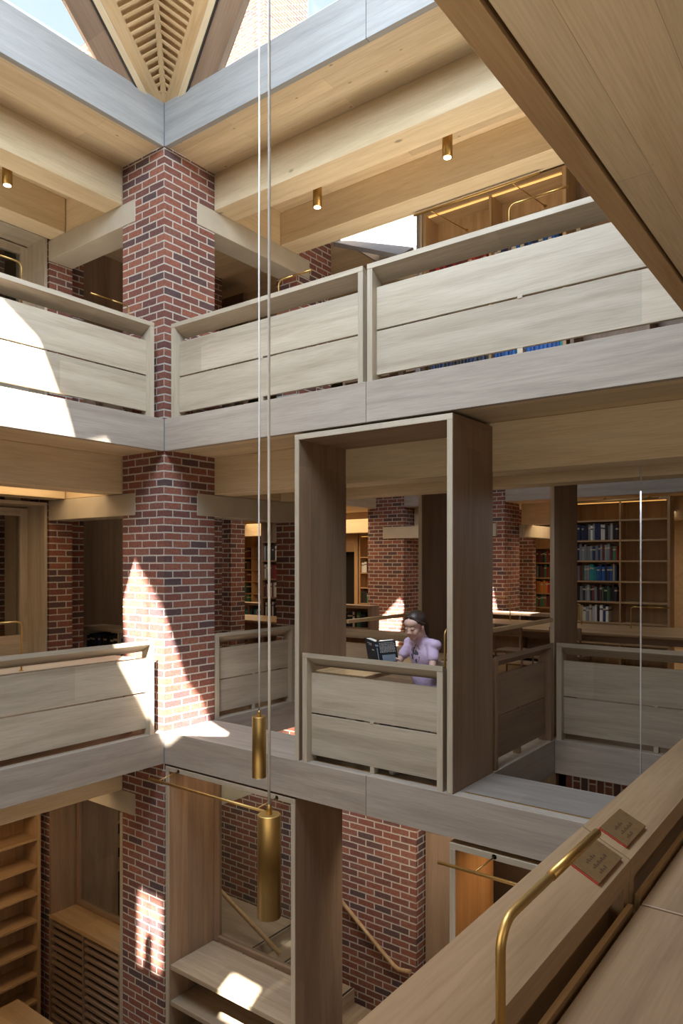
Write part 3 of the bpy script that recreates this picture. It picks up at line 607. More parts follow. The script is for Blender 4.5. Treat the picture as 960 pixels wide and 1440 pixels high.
# dark-lit bookcase far in the gap beside the corner pier
T = fx(-9.0, 9.5)
_, bw, e = case(T, 0, (-9, 9.5, 0), 1.9, 0, 2.45, 2, [.5, .82, 1.14, 1.46, 1.78, 2.1], 'dim orange bookcase very far away beyond the long left table', lit=True)
for k, zz in enumerate((.5, .82, 1.14, 1.46, 1.78)):
    books(T, 0, e+.01, e+bw-.05, .03, zz, ['brown', 'black', 'maroon'] if k > 1 else ['black', 'brown', 'green'], 'in the very distant dim bookcase, shelf '+('lowest', 'second lowest', 'middle', 'second highest', 'highest')[k], 'very distant, '+('lowest', 'second lowest', 'middle', 'second highest', 'highest')[k], tmin=.08, tmax=.12)
# bookcase standing just left of the brick pier right of the pendants
T = fx(-3.4, 4.95)
_, bw, e = case(T, 0, (-3.4, 4.95, 0), .9, 0, 2.5, 1, [.40, .68, 1.03, 1.36, 1.69, 2.03], 'bookcase seen between the two pendant cables and the brick pier', depth=.26, m=OAKD)
for k, (zz, cols) in enumerate(((1.69, ['cream', 'black', 'white', 'grey']), (1.36, [(0, ['grey', 'cream']), (.25, 'maroon'), (.5, ['red', 'white', 'brown'])]), (1.03, ['green', 'cream', 'maroon', 'white']), (.68, ['dark blue', 'black', 'white']))):
    nm = ('top', 'second', 'third', 'fourth')[k]+' row'
    books(T, 0, e+.006, e+bw-.35, .03, zz, cols, 'in the bookcase crossed by the pendant cables, '+nm, 'crossed by the pendant cables, '+nm, tmin=.025, tmax=.045)
# upper storey bookcase behind the balustrade
T = fx(1.34, 2.66)
sh = [3.22, 3.55, 3.87, 4.19, 4.51, 4.83, 5.14]
r, bw, e = case(T, 0, (1.34, 2.66, ZU), 1.68, ZU, 5.70, 2, sh, 'orange lit bookcase on the upper storey behind the balustrade', depth=.30, lit=True, m=OAKT)
for k, (zz, a, b_) in enumerate(((4.83, ['red', 'maroon'], ['blue', 'dark blue']), (4.19, ['dark blue', 'black'], ['blue', 'dark blue']), (3.87, ['dark blue', 'black'], ['blue', 'teal']), (3.22, [(0, ['black']), (.2, 'cream'), (.4, 'teal')], ['blue', 'red']), (3.55, ['teal', 'black', 'ochre'], ['blue', 'maroon']))):
    nm = ('top', 'upper middle', 'middle', 'lowest', 'second lowest')[k]
    books(T, 0, e+.006, e+bw-.02, .05, zz, a, f'in the upper storey bookcase, left bay, {nm} row', f'upper left bay, {nm}', tmin=.035, tmax=.055)
    books(T, 0, e+bw+.02, e+2*bw-.01, .05, zz, b_, f'in the upper storey bookcase, right bay, {nm} row', f'upper right bay, {nm}', tmin=.035, tmax=.055)
T = fx(3.06, 2.66)
r, bw, e = case(T, 0, (3.06, 2.66, ZU), 1.5, ZU, 4.2, 2, [3.2, 3.55, 3.87], 'low grey bookcase on the upper storey right of the orange one', depth=.3, m=OAKD)
books(T, 0, e+.1, e+bw-.03, .05, 3.2, ['blue', 'dark blue', 'maroon'], 'in the low upper bookcase at right, lowest row', 'in the low upper bookcase', tmin=.035, tmax=.055)
tag(MB().box(3.06, 3.60, 2.97, 3.03, ZU, 5.71, g=2).build('wall_panel', OAKD), 'grey oak panel right of the upper bookcase', 'panel')
T = fx(.16, 2.68)
r, bw, e = case(T, 0, (.16, 2.68, ZU), 1.1, ZU, 3.95, 2, [3.2, 3.52], 'low dark bookcase on the upper storey seen under the balustrade', depth=.3, m=OAKD)
books(T, 0, e+.42, e+2*bw-.03, .05, 3.2, [(0, 'blue'), (.3, ['black', 'dark blue']), (.8, 'grey')], 'in the low upper bookcase behind the left balustrade', 'low upper left', tmin=.035, tmax=.055)
# low bookcases in the reading room
def lowcase(x, y, W_, h, label, cols, where, n=1):
    T = fx(x, y); _, bw, e = case(T, 0, (x, y, 0), W_, 0, h, n, [.08, h-.36], label, depth=.27, m=OAKD)
    for k in range(n): books(T, 0, e+k*bw+.02, e+(k+1)*bw-.03, .03, h-.36, cols, where, where, tmin=.035, tmax=.06, hmax=.25)
lowcase(-.02, 6.93, 1.45, .80, 'low bookcase with a sunlit top right of the nook frame', ['blue', 'white', 'teal', 'cream'], 'in the sunlit low bookcase by the far brick pier', 2)
lowcase(-2.0, 4.95, 1.0, .95, 'low bookcase seen right of the left nook panel', ['green', 'black', 'white', 'dark blue'], 'in the low bookcase right of the left nook panel')
lowcase(-5.2, 5.6, 1.7, .86, 'low sunlit bookcase beyond the left table', ['black', 'white', 'grey', 'teal'], 'in the low bookcase beyond the left table', 2)
T = fx(-3.0, 1.05)
_, bw, e = case(T, 0, (-3.0, 1.05, 0), 1.6, 0, .80, 2, [.45], 'low bookcase with black files between the two left brick piers', depth=.35, m=OAK)
books(T, 0, e+.02, e+2*bw-.1, .03, .45, ['black', 'black', 'dark blue', 'ochre'], 'in the low bookcase between the left brick piers', 'between the left piers', tmin=.05, tmax=.08)
# empty shelving, lowest storey at left
T = fy(-2.03, -.10, -1, -1)
case(T, 0, (-2.03, -.1, ZL), 2.6, ZL, -.75, 2, [-3.57, -3.3, -3.0, -2.70, -2.39, -2.08, -1.77, -1.46, -1.15], 'empty orange oak shelving at bottom left', depth=.32, lit=True)

# ================================================================ TABLES, DESKS, CHAIRS
def table(x0, x1, y0, y1, z, label, legs=True, th=.035):
    r = empty('reading_table', (x0, y0, z-.73), label, 'table')
    MB().box(x0, x1, y0, y1, z-th, z, g=0, bev=.003).build('tabletop', OAKT, r)
    MB().box(x0+.06, x1-.06, y0+.12, y0+.15, z-.13, z-th, g=0).build('apron', OAKD, r)
    MB().box(x0+.06, x1-.06, y1-.15, y1-.12, z-.13, z-th, g=0).build('apron', OAKD, r)
    for x in (x0+.05, x1-.11):
        for y in (y0+.06, y1-.12): MB().box(x, x+.06, y, y+.06, z-.73, z-th, g=2, bev=.003).build('leg', OAKD, r)
    return r
table(.35, 4.75, 4.95, 6.35, .73, 'long oak reading table beyond the right void with brass lamps')
table(-4.6, -1.3, 3.70, 4.60, .73, 'oak reading table seen in the gap left of the nook behind the pendant cables')
r = table(-1.59, -.5, -2.2, -.61, ZL+.73, 'pale table corner at the very bottom left'); 
r = empty('nook_desk', (1.75, .3, 0), 'oak desk inside the reading nook to the left of the girl', 'desk')
MB().box(1.722, 2.25, .20, 1.9, .695, .73, g=1, bev=.004).build('desktop', OAKT, r)
for y in (.25, 1.83): MB().box(1.75, 1.80, y, y+.05, 0, .695, g=2).build('leg', OAKD, r); MB().box(2.12, 2.17, y, y+.05, 0, .695, g=2).build('leg', OAKD, r)
for (x0, x1, y0, y1, z, t) in ((5.072, 5.95, -4.85, -2.522, ZM, 'near oak desk at the bottom right corner, close to the lamp foot'), (5.072, 5.95, -2.512, -.15, ZM, 'near oak desk at right, farther of the two beside the rail')):
    r = empty('gallery_desk', (x0, y0, z), t, 'desk')
    MB().box(x0, x1, y0, y1, z+.695, z+.73, g=1, bev=.003).build('desktop', OAKN2, r)
    MB().box(x0-.024, x0-.010, y0+.03, y1-.03, z+.69, z+.738, g=1).build('rear_strip', OAKT, r)
    for y in (y0+.01, y1-.05): MB().box(x0+.02, x0+.5, y, y+.035, z, z+.695, g=2).build('leg', OAKD, r)
for (x0, x1, y0, y1, z, t) in ((.15, 2.33, .19, .75, ZU, 'desk behind the upper back balustrade next to the pier'), (2.46, 4.8, .19, .75, ZU, 'desk behind the upper back balustrade in front of the bookcase'),
                               (-.75, -.19, -4.6, -.2, ZU, 'desk behind the sunlit upper left balustrade'), (-.75, -.19, -4.6, -.2, ZM, 'desk behind the middle left balustrade')):
    r = empty('gallery_desk', (x0, y0, z), t, 'desk')
    MB().box(x0, x1, y0, y1, z+.695, z+.728, bev=.003).build('desktop', OAKF, r)
    for (a, b_) in ((x0+.02, y0+.02), (x1-.07, y0+.02), (x0+.02, y1-.07), (x1-.07, y1-.07)): MB().box(a, a+.05, b_, b_+.05, z, z+.695, g=2).build('leg', OAKD, r)
def make_chair(loc, ang, label, group):
    r = bpy.data.objects.new('wooden_chair', None); C.objects.link(r); tag(r, label, 'chair', group)
    def bd(b, n): o = b.build(n, OAKD); o.parent = r; return o
    bd(MB().box(-.22, .22, -.21, .21, .43, .46, bev=.006), 'seat')
    for x in (-.19, .19):
        bd(MB().tube([(x, -.18, .43), (x*1.05, -.20, 0)], [.017, .012], 8), 'leg'); bd(MB().tube([(x, .18, .43), (x*1.05, .22, 0)], [.017, .012], 8), 'leg')
        bd(MB().tube([(x, .19, .45), (x, .235, .82)], .014, 8), 'back_post')
    bd(MB().box(-.21, .21, .21, .235, .66, .82, bev=.008), 'backrest')
    bd(MB().tube([(-.19, -.18, .22), (.19, -.18, .22)], .009, 8), 'stretcher')
    r.location = loc; r.rotation_euler = (0, 0, ang); return r
def dup(root, loc, ang, label):
    r = root.copy(); C.objects.link(r); r.location = loc; r.rotation_euler = (0, 0, ang); r['label'] = label
    for ch in list(root.children): c = ch.copy(); C.objects.link(c); c.parent = r
    return r
ch0 = make_chair((.75, 4.75, 0), math.pi, 'dark wooden chair at the long table, left of three', 'chairs at the long table')
dup(ch0, (1.55, 4.75, 0), math.pi, 'dark wooden chair at the long table, middle of three')
dup(ch0, (2.35, 4.72, 0), math.pi, 'dark wooden chair at the long table, right of three')
PX, PY = 2.60, .56
SEAT = make_chair((PX, PY+.02, 0), math.radians(-18), 'wooden chair the reading girl sits on', 'chair in the nook')

# ================================================================ LAMPS
def pendant(x, y, ztop, label, L=.45, R_=.052, zc=6.9):
    r = empty('pendant_lamp', (x, y, ztop-L), label, 'pendant lamp')
    b = MB(); b.tube([(x, y, ztop-L), (x, y, ztop-.004), (x, y, ztop)], [R_, R_, R_-.004], 40); b.build('shade', BRASS, r)
    b = MB(); b.tube([(x, y, ztop-L-.002), (x, y, ztop-L+.01)], R_-.006, 32); b.build('diffuser', LAMPE, r)
    b = MB(); b.tube([(x, y, ztop), (x, y, ztop+.03), (x, y, ztop+.045)], [.014, .012, .005], 16); b.build('cable_gland', BRASS, r)
    b = MB(); b.tube([(x+.002*math.sin(k*1.7), y, ztop+.04+k*(zc-ztop-.04)/12) for k in range(13)], .0062, 10); b.build('cable', WIRE, r)
    return r
pendant(3.44, -2.22, .545, 'larger nearer brass pendant cylinder hanging at lower centre', zc=8.05)
pendant(1.915, -.68, .515, 'smaller farther brass pendant cylinder hanging by the middle gallery', zc=6.70)
pendant(2.24, -3.19, 3.42, 'brass pendant hanging higher over the atrium beyond the left edge of the picture', zc=7.6)
o = MB().tube([(4.105, 1.25, 2.744), (4.105, 1.25, -1.2)], .0055, 10).build('hanging_cable', WIRE); tag(o, 'single pale cable hanging through the right void in front of the tall bookcase', 'cable')
def spot(x, y, z0, z1, label, group='ceiling spot cylinders'):
    r = empty('ceiling_spot', (x, y, z1), label, 'ceiling light', group)
    MB().tube([(x, y, z0), (x, y, z1)], .047, 28).build('housing', BRASSD, r); MB().tube([(x, y, z0-.003), (x, y, z0+.004)], .036, 24).build('lens', LAMPE, r)
spot(.866, 1.3, 5.37, 5.72, 'brass ceiling spot on the roof soffit, nearer the corner pier'); spot(2.40, 1.3, 5.37, 5.72, 'brass ceiling spot on the roof soffit, upper right near the dark soffit edge')
spot(-1.3, -.88, 5.37, 5.72, 'brass ceiling spot on the roof soffit at far left'); spot(2.8, 4.9+3.3, 2.5, 2.744, 'small brass ceiling spot above the tall bookcase')
def picture_light(T, loc, u0, u1, w, z, arms, wback, label, r_=.012):
    r = empty('picture_light', loc, label, 'tube light')
    MB(T).tube([(u0, w, z), (u1, w, z)], r_, 14).build('tube', BRASS, r)
    for a in arms:
        MB(T).tube([(a, w, z), (a+.05, wback, z+.05)], .005, 8).build('arm', BRASS, r); MB(T).tube([(a+.05, wback-.006, z+.05), (a+.05, wback+.006, z+.05)], .018, 14).build('rosette', BRASSD, r)
picture_light(fx(0, 0), (.8, -.2, -.4), .02, 1.52, -.20, -.405, (.15, 1.42), .01, 'long brass tube light in front of the glazed bay at lower left')
picture_light(fx(0, 0), (3.8, -.2, -.4), 3.15, 4.6, -.20, -.415, (3.42, 4.4), .01, 'brass tube light in front of the orange bay behind the near rail')
picture_light(fx(0, 0), (2.1, 1.93, 5.3), 1.66, 3.03, 1.93, 5.293, (1.85, 2.75), 2.655, 'long brass tube light over the upper bookcase')
picture_light(fx(0, 0), (2.3, 6.9, 2.5), 1.62, 2.9, 6.95, 2.62, (2.0, 2.7), 7.12, 'brass tube light over the tall bookcase beyond the long table', .014)
def bent_lamp(p, h, arm, label, r_=.008, group=None, base=.06):
    x, y, z = p; a = Vector(arm); L = a.length; d = a.normalized(); rr = min(.045, L*.3)
    r = empty('desk_lamp', p, label, 'desk lamp', group); pts = [Vector((x, y, z)), Vector((x, y, z+h-rr))]
    for k in range(1, 7):
        t = k/6*math.pi/2; pts.append(Vector((x, y, z+h-rr))+d*rr*(1-math.cos(t))+Vector((0, 0, rr*math.sin(t))))
    e = Vector((x, y, z+h))+a*.45
    b = MB(); b.tube(pts+[e], r_, 16); b.build('stem', BRASS, r)
    b = MB(); b.tube([e, Vector((x, y, z+h))+a], r_*1.15, 16); b.build('light_head', BRASSD, r)
    b = MB(); b.tube([(x, y, z), (x, y, z+.006)], r_*2.6, 20); b.build('foot', BRASS, r)
    return r
bent_lamp((5.12, -3.51, .73), .36, (.0, .47, 0), 'large bent brass desk lamp close to the camera at bottom right')
bent_lamp((3.47, .25, ZU+.728), .415, (.43, 0, 0), 'bent brass desk lamp above the upper balustrade near the orange bookcase', .0075)
bent_lamp((1.27, .25, ZU+.728), .40, (.38, 0, 0), 'bent brass desk lamp above the upper balustrade near the brick pier', .0075)
bent_lamp((-.25, -1.316, ZU+.728), .42, (0, -.42, 0), 'bent brass desk lamp above the upper left balustrade, farther from the pier', .0075)
bent_lamp((-.22, -.25, ZU+.728), .35, (0, -.42, 0), 'bent brass desk lamp above the upper left balustrade beside the brick pier', .006)
bent_lamp((-.25, -1.316, .728), .42, (0, -.42, 0), 'bent brass desk lamp above the middle left balustrade', .0075)
bent_lamp((2.985, .19, .70), .45, (0, .42, 0), 'brass desk lamp seen end on beside the right nook panel', .008)
bent_lamp((2.02, 6.1, .73), .30, (-.45, 0, 0), 'slim brass table lamp on the long table beside the dark portal leg', .008)
bent_lamp((2.78, 5.9, .73), .30, (.5, 0, 0), 'slim brass table lamp on the long table at the right edge', .008)
bent_lamp((.85, 6.2, .73), .36, (-.5, 0, 0), 'slim brass table lamp in front of the far brick piers', .008)
bent_lamp((-1.6, 4.4, .73), .32, (-.55, 0, 0), 'slim brass table lamp on the left table behind the pendant cables', .008)
# side shelf carrying the end-on lamp
tag(MB().box(2.93, 3.10, .19, .60, .665, .70, bev=.003).build('side_shelf', OAKT), 'small oak side shelf at the right of the girl', 'shelf')
# leather plaques lying on the sloping near rail
CORK = plain('brown_leather', (.15, .085, .035), .5, noise=.12, sc=60); REDE = plain('red_edge', (.42, .03, .02), .5); INK = plain('faint_stamp', (.07, .035, .015), .6)
for cx, cy, t in ((4.984, -2.376, 'flat brown leather plaque on the near rail, farther one past the joint'), (4.992, -2.649, 'flat brown leather plaque on the near rail, nearer one under the lamp arm')):
    r = bpy.data.objects.new('leather_plaque', None); C.objects.link(r); r.location = (cx, cy, .9055-.4846*(cx-4.915)); r.rotation_euler = (0, math.atan(.4846), 0); tag(r, t, 'plaque', 'leather plaques on the near rail')
    o = MB().box(-.043, .043, -.096, .096, 0, .004, bev=.001).build('red_base', REDE); o.parent = r
    o = MB().box(-.042, .043, -.095, .096, .0041, .0085, bev=.001).build('top', CORK); o.parent = r
    b = MB()
    for row, n in ((-.012, 5), (.008, 8), (.026, 4)):
        for k in range(n): b.box(row-.004*(k % 2), row+.006, -.05+k*.013, -.042+k*.013, .0086, .0089)
    o = b.build('faint_stamp', INK); o.parent = r
# stair and handrails on the lowest storey
def handrail(pts, r_, label):
    tag(MB().tube(pts, r_, 14).build('handrail', OAKT), label, 'handrail')
handrail([(.0, 1.93, -1.55), (.74, 1.93, -2.205), (1.40, 1.93, -2.665), (1.47, 1.93, -2.69), (1.62, 1.93, -2.665)], .022, 'timber handrail sloping down the brick stair wall')
handrail([(-1.0, 1.3, -2.0), (.35, 1.3, -2.62)], .025, 'timber handrail seen through the glass of the lower left bay')
r = empty('staircase', (.0, 1.3, ZL), 'oak stair flight beside the brick wall, seen behind the portal', 'stairs')
MB().box(-1.6, .05, .72, 1.93, ZL, -2.62).build('landing', OAKF, r); MB().box(.015, .035, .73, 1.92, -2.619, -2.615).build('nosing_strip', BLACK, r)
for k in range(4):
    x1 = .33+.28*k; o = MB().box(x1-.28, x1, .72, 1.93, ZL, -2.78-.16*k).build('step', OAKF, r); MB().box(x1-.035, x1-.015, .73, 1.92, -2.779-.16*k, -2.775-.16*k).build('nosing_strip', BLACK, o)

# ================================================================ THE READING GIRL
SKIN = plain('skin', (.68, .44, .36), .5, noise=.03, sc=20); HAIR = plain('dark_brown_hair', (.045, .026, .018), .45, noise=.3, sc=90)
DENIM = plain('dark_trousers', (.05, .06, .09), .8); SHOE = plain('shoe', (.3, .3, .32), .6); LIP = plain('lips', (.50, .22, .19), .5)
EYEW = plain('eye_white', (.40, .27, .23), .5); IRIS = plain('iris', (.05, .035, .03), .2)
def shirtmat():
    m, n, b = mat('lilac_tshirt'); L = n.links; t = n.nodes.new('ShaderNodeTexCoord')
    ns = N(n, 'ShaderNodeTexNoise', Scale=24.0, Detail=3.0, Distortion=1.0); L.new(t.outputs['Object'], ns.inputs['Vector'])
    mp = N(n, 'ShaderNodeMapping'); mp.inputs['Location'].default_value = (.02*18, 0, -.90*13); mp.inputs['Scale'].default_value = (18, 0, 13); L.new(t.outputs['Object'], mp.inputs[0])
    ln = N(n, 'ShaderNodeVectorMath', operation='LENGTH'); L.new(mp.outputs[0], ln.inputs[0])
    a = N(n, 'ShaderNodeMath', operation='LESS_THAN'); a.inputs[1].default_value = 1.0; L.new(ln.outputs['Value'], a.inputs[0])
    c = N(n, 'ShaderNodeMath', operation='GREATER_THAN'); c.inputs[1].default_value = .5; L.new(ns.outputs['Fac'], c.inputs[0])
    sp = n.nodes.new('ShaderNodeSeparateXYZ'); L.new(t.outputs['Object'], sp.inputs[0]); fr = N(n, 'ShaderNodeMath', operation='LESS_THAN'); fr.inputs[1].default_value = -.012; L.new(sp.outputs[1], fr.inputs[0])
    m1 = N(n, 'ShaderNodeMath', operation='MULTIPLY'); L.new(a.outputs[0], m1.inputs[0]); L.new(c.outputs[0], m1.inputs[1])
    m2 = N(n, 'ShaderNodeMath', operation='MULTIPLY'); L.new(m1.outputs[0], m2.inputs[0]); L.new(fr.outputs[0], m2.inputs[1])
    L.new(mix(n, m2.outputs[0], (.60, .46, .64), (.10, .10, .14)), b.inputs['Base Color']); b.inputs['Roughness'].default_value = .85
    n2 = N(n, 'ShaderNodeTexNoise', Scale=14.0, Detail=2.0); L.new(t.outputs['Object'], n2.inputs['Vector']); bp = N(n, 'ShaderNodeBump', Strength=.6, Distance=.02); L.new(n2.outputs['Fac'], bp.inputs['Height']); L.new(bp.outputs[0], b.inputs['Normal'])
    return m
SHIRT = shirtmat()
class Blob:
    def __init__(s): s.bm = bmesh.new()
    def ell(s, c, r, rot=(0, 0, 0), seg=24):
        M = Matrix.Translation(c) @ Euler([math.radians(a) for a in rot]).to_matrix().to_4x4() @ Matrix.Diagonal((*r, 1))
        bmesh.ops.create_uvsphere(s.bm, u_segments=seg, v_segments=seg*2//3, radius=1, matrix=M); return s
    def cap(s, pts, rs, n=16):
        b = MB(); P = [Vector(p) for p in pts]
        for (p, q), (r0, r1) in zip(zip(P, P[1:]), zip(rs, rs[1:])):
            k = max(2, int((q-p).length/.012)); prev = None; d = (q-p).normalized(); u = d.orthogonal().normalized(); w_ = d.cross(u)
            rings = []
            for i in range(k+1):
                t = i/k; c = p.lerp(q, t); r = r0+(r1-r0)*t
                rings.append([s.bm.verts.new(c+(u*math.cos(2*math.pi*j/n)+w_*math.sin(2*math.pi*j/n))*r) for j in range(n)])
            for a, bb in zip(rings, rings[1:]):
                for j in range(n): s.bm.faces.new((a[j], a[(j+1) % n], bb[(j+1) % n], bb[j]))
            s.bm.faces.new(rings[0][::-1]); s.bm.faces.new(rings[-1])
            s.ell(p, (r0,)*3, seg=n); s.ell(q, (r1,)*3, seg=n)
        b.bm.free(); return s
    def xf(s, M, start=0): bmesh.ops.transform(s.bm, matrix=M, verts=s.bm.verts[start:]); return s
    def build(s, name, m, parent, vox=.005, smooth=4):
        me = bpy.data.meshes.new(name); s.bm.to_mesh(me); s.bm.free(); o = bpy.data.objects.new(name, me); C.objects.link(o)
        if vox:
            r = o.modifiers.new('r', 'REMESH'); r.mode = 'VOXEL'; r.voxel_size = vox; r.use_smooth_shade = True
            if smooth: k = o.modifiers.new('s', 'SMOOTH'); k.iterations = smooth; k.factor = .5
            dg = bpy.context.evaluated_depsgraph_get(); me2 = bpy.data.meshes.new_from_object(o.evaluated_get(dg)); o.modifiers.clear(); o.data = me2; bpy.data.meshes.remove(me); me = me2; me.name = name
        for f in me.polygons: f.use_smooth = True
        me.materials.clear(); me.materials.append(m); o.parent = parent; return o
girl = bpy.data.objects.new('person', None); C.objects.link(girl); girl.location = (2.55, .55, 0); girl.rotation_euler = (0, 0, math.radians(-12))
tag(girl, 'dark haired girl in a lilac T-shirt sitting in the nook reading a book', 'person')
HM = Matrix.Translation((-.005, -.050, 1.132)) @ Euler((math.radians(15), 0, math.radians(8))).to_matrix().to_4x4() @ Matrix.Scale(1.07, 4)
b = Blob()
# head, built facing -Y about its own centre, then placed
b.ell((0, .012, .03), (.071, .088, .076)).ell((0, -.022, -.03), (.053, .060, .066)).ell((0, -.048, -.082), (.024, .024, .020)).ell((0, -.03, .035), (.062, .052, .045))
for sx_ in (-1, 1):
    b.ell((sx_*.030, -.052, -.034), (.024, .024, .026)).ell((sx_*.034, -.005, -.060), (.022, .040, .026)).ell((sx_*.071, .006, -.012), (.009, .017, .028), (0, 0, sx_*20), 14).ell((sx_*.028, -.0685, -.001), (.0155, .013, .011), seg=14)
b.cap([(0, -.072, .008), (0, -.086, -.022), (0, -.091, -.030)], [.0070, .0078, .0088]).ell((-.010, -.086, -.033), (.0075, .008, .006), seg=12).ell((.010, -.086, -.033), (.0075, .008, .006), seg=12)
b.xf(HM)
n0 = len(b.bm.verts); b.bm.verts.ensure_lookup_table()
b.cap([(0, .01, 1.08), (0, .028, .99)], [.040, .046])
b.ell((0, .045, .90), (.125, .078, .13)).ell((0, .07, .72), (.105, .075, .15)).ell((0, .10, .57), (.12, .095, .09))
ARMS = {-1: [(-.135, .035, .975), (-.205, -.075, .765), (-.205, -.255, .815)], 1: [(.135, .035, .975), (.185, -.055, .755), (.030, -.235, .815)]}
for s_, a in ARMS.items():
    b.cap(a, [.033, .027, .019])
    w0 = Vector(a[2]); side = Vector((1, 0, 0))*(-s_)
    d0 = Vector((0, -.35, .94)).normalized()*1.0 if s_ == -1 else Vector((-.35, -.35, .87)).normalized()
    palm = w0+d0*.030; b.cap([w0, palm, palm+d0*.018], [.019, .022, .021])
    for k, ln_ in enumerate((.052, .058, .054, .043)):
        off = Vector((0, 1, 0)).cross(d0).normalized()*(-.021+.014*k)*(-s_); f0 = palm+d0*.022+off
        k1 = f0+(d0*.8+Vector((-s_*.1, -.6, 0))).normalized()*ln_*.45; k2 = k1+(d0*.55+Vector((-s_*.55, -.3, 0))).normalized()*ln_*.35; k3 = k2+(d0*.2+Vector((-s_*.9, .1, 0))).normalized()*ln_*.25
        b.cap([f0, k1, k2, k3], [.0078, .0072, .0066, .0058], 10)
    t0 = w0+d0*.012+side*.014; t1 = t0+(side*.7+d0*.6+Vector((0, .35, 0))).normalized()*.030; t2 = t1+(side*.3+d0*.9+Vector((0, .1, 0))).normalized()*.024
    b.cap([t0, t1, t2], [.0095, .0085, .0072], 10)
    b.cap([(s_*.075, .10, .545), (s_*.095, -.30, .515)], [.076, .052]); b.cap([(s_*.095, -.30, .515), (s_*.09, -.30, .09)], [.050, .030]); b.cap([(s_*.09, -.28, .045), (s_*.095, -.40, .030)], [.032, .024])
body = b.build('body', SKIN, girl, .0042, 3)
# eyes, lids and brows, mouth
for s_, nm in ((-1, 0), (1, 1)):
    b = Blob(); b.ell((s_*.028, -.0735, -.0045), (.0115, .0085, .0036), seg=14).xf(HM); e_ = b.build('eye', EYEW, body, 0)
    b = Blob(); b.ell((s_*.027-.002, -.0825, -.0065), (.0048, .0025, .0042), seg=12).xf(HM); b.build('iris', IRIS, e_, 0)
    b = Blob(); b.cap([(s_*.0165, -.0815, -.004), (s_*.028, -.0850, -.0025), (s_*.041, -.0765, -.005)], [.0008, .0012, .0008], 8).xf(HM); b.build('eyelash', HAIR, e_, 0)
    b = Blob(); b.cap([(s_*.014, -.083, .016), (s_*.028, -.081, .0215), (s_*.043, -.070, .017)], [.0018, .0024, .0012], 8).xf(HM); b.build('eyebrow', HAIR, body, 0)
b = Blob(); b.ell((0, -.0815, -.0575), (.0175, .0065, .0032), seg=16).ell((0, -.0805, -.0635), (.0145, .0070, .0042), seg=16).xf(HM); b.build('mouth', LIP, body, 0)
# hair: parted cap pulled back into a pony tail
b = Blob(); b.ell((0, .022, .037), (.080, .090, .080), seg=48)
for v in list(b.bm.verts):
    c = v.co; hl = .052+.30*abs(c.x)*(-1)
    if c.y < -.012 and c.z < .060-abs(c.x)*.55 : b.bm.verts.remove(v)
    elif c.z < -.028: b.bm.verts.remove(v)
g_ = b.bm.faces[:]; bmesh.ops.solidify(b.bm, geom=g_, thickness=.008)
b.cap([(0, .100, .015), (.012, .122, -.03), (.022, .112, -.085), (.022, .098, -.125)], [.022, .024, .020, .006])
for s_ in (-1, 1): b.cap([(s_*.012, -.058, .088), (s_*.060, -.030, .045), (s_*.074, .012, .012), (s_*.055, .075, .0)], [.008, .012, .012, .012], 12)
b.xf(HM); b.build('hair', HAIR, body, .0038, 2)
b = Blob(); b.ell((.003, .108, -.005), (.018, .012, .012), seg=14).xf(HM); b.build('hair_tie', IRIS, body, 0)
# T-shirt with short sleeves
b = Blob(); b.ell((0, .05, .895), (.137, .084, .145)).ell((0, .068, .73), (.125, .092, .16)).ell((0, .09, .60), (.135, .108, .07)).cap([(-.105, .035, .985), (.105, .035, .985)], [.046, .046]).cap([(0, .03, .99), (0, .028, 1.02)], [.06, .052])
for s_, a in ARMS.items():
    p0, p1 = Vector(a[0]), Vector(a[1]); b.cap([p0+Vector((-s_*.02, 0, .004)), p0.lerp(p1, .42)], [.048, .046])
for s_, a in ARMS.items(): b.ell((a[0][0]+s_*.008, a[0][1], a[0][2]+.004), (.050, .052, .046))
b.build('tshirt', SHIRT, girl, .006, 10)
b = Blob(); b.ell((0, .10, .555), (.135, .108, .088))
for s_ in (-1, 1): b.cap([(s_*.075, .10, .548), (s_*.095, -.30, .517)], [.083, .060]); b.cap([(s_*.095, -.30, .517), (s_*.09, -.30, .12)], [.058, .044])
b.build('trousers', DENIM, girl, .007, 3)
for s_ in (-1, 1): b = Blob(); b.cap([(s_*.09, -.27, .042), (s_*.095, -.405, .034)], [.040, .033]); b.build('shoe', SHOE, girl, .006, 2)
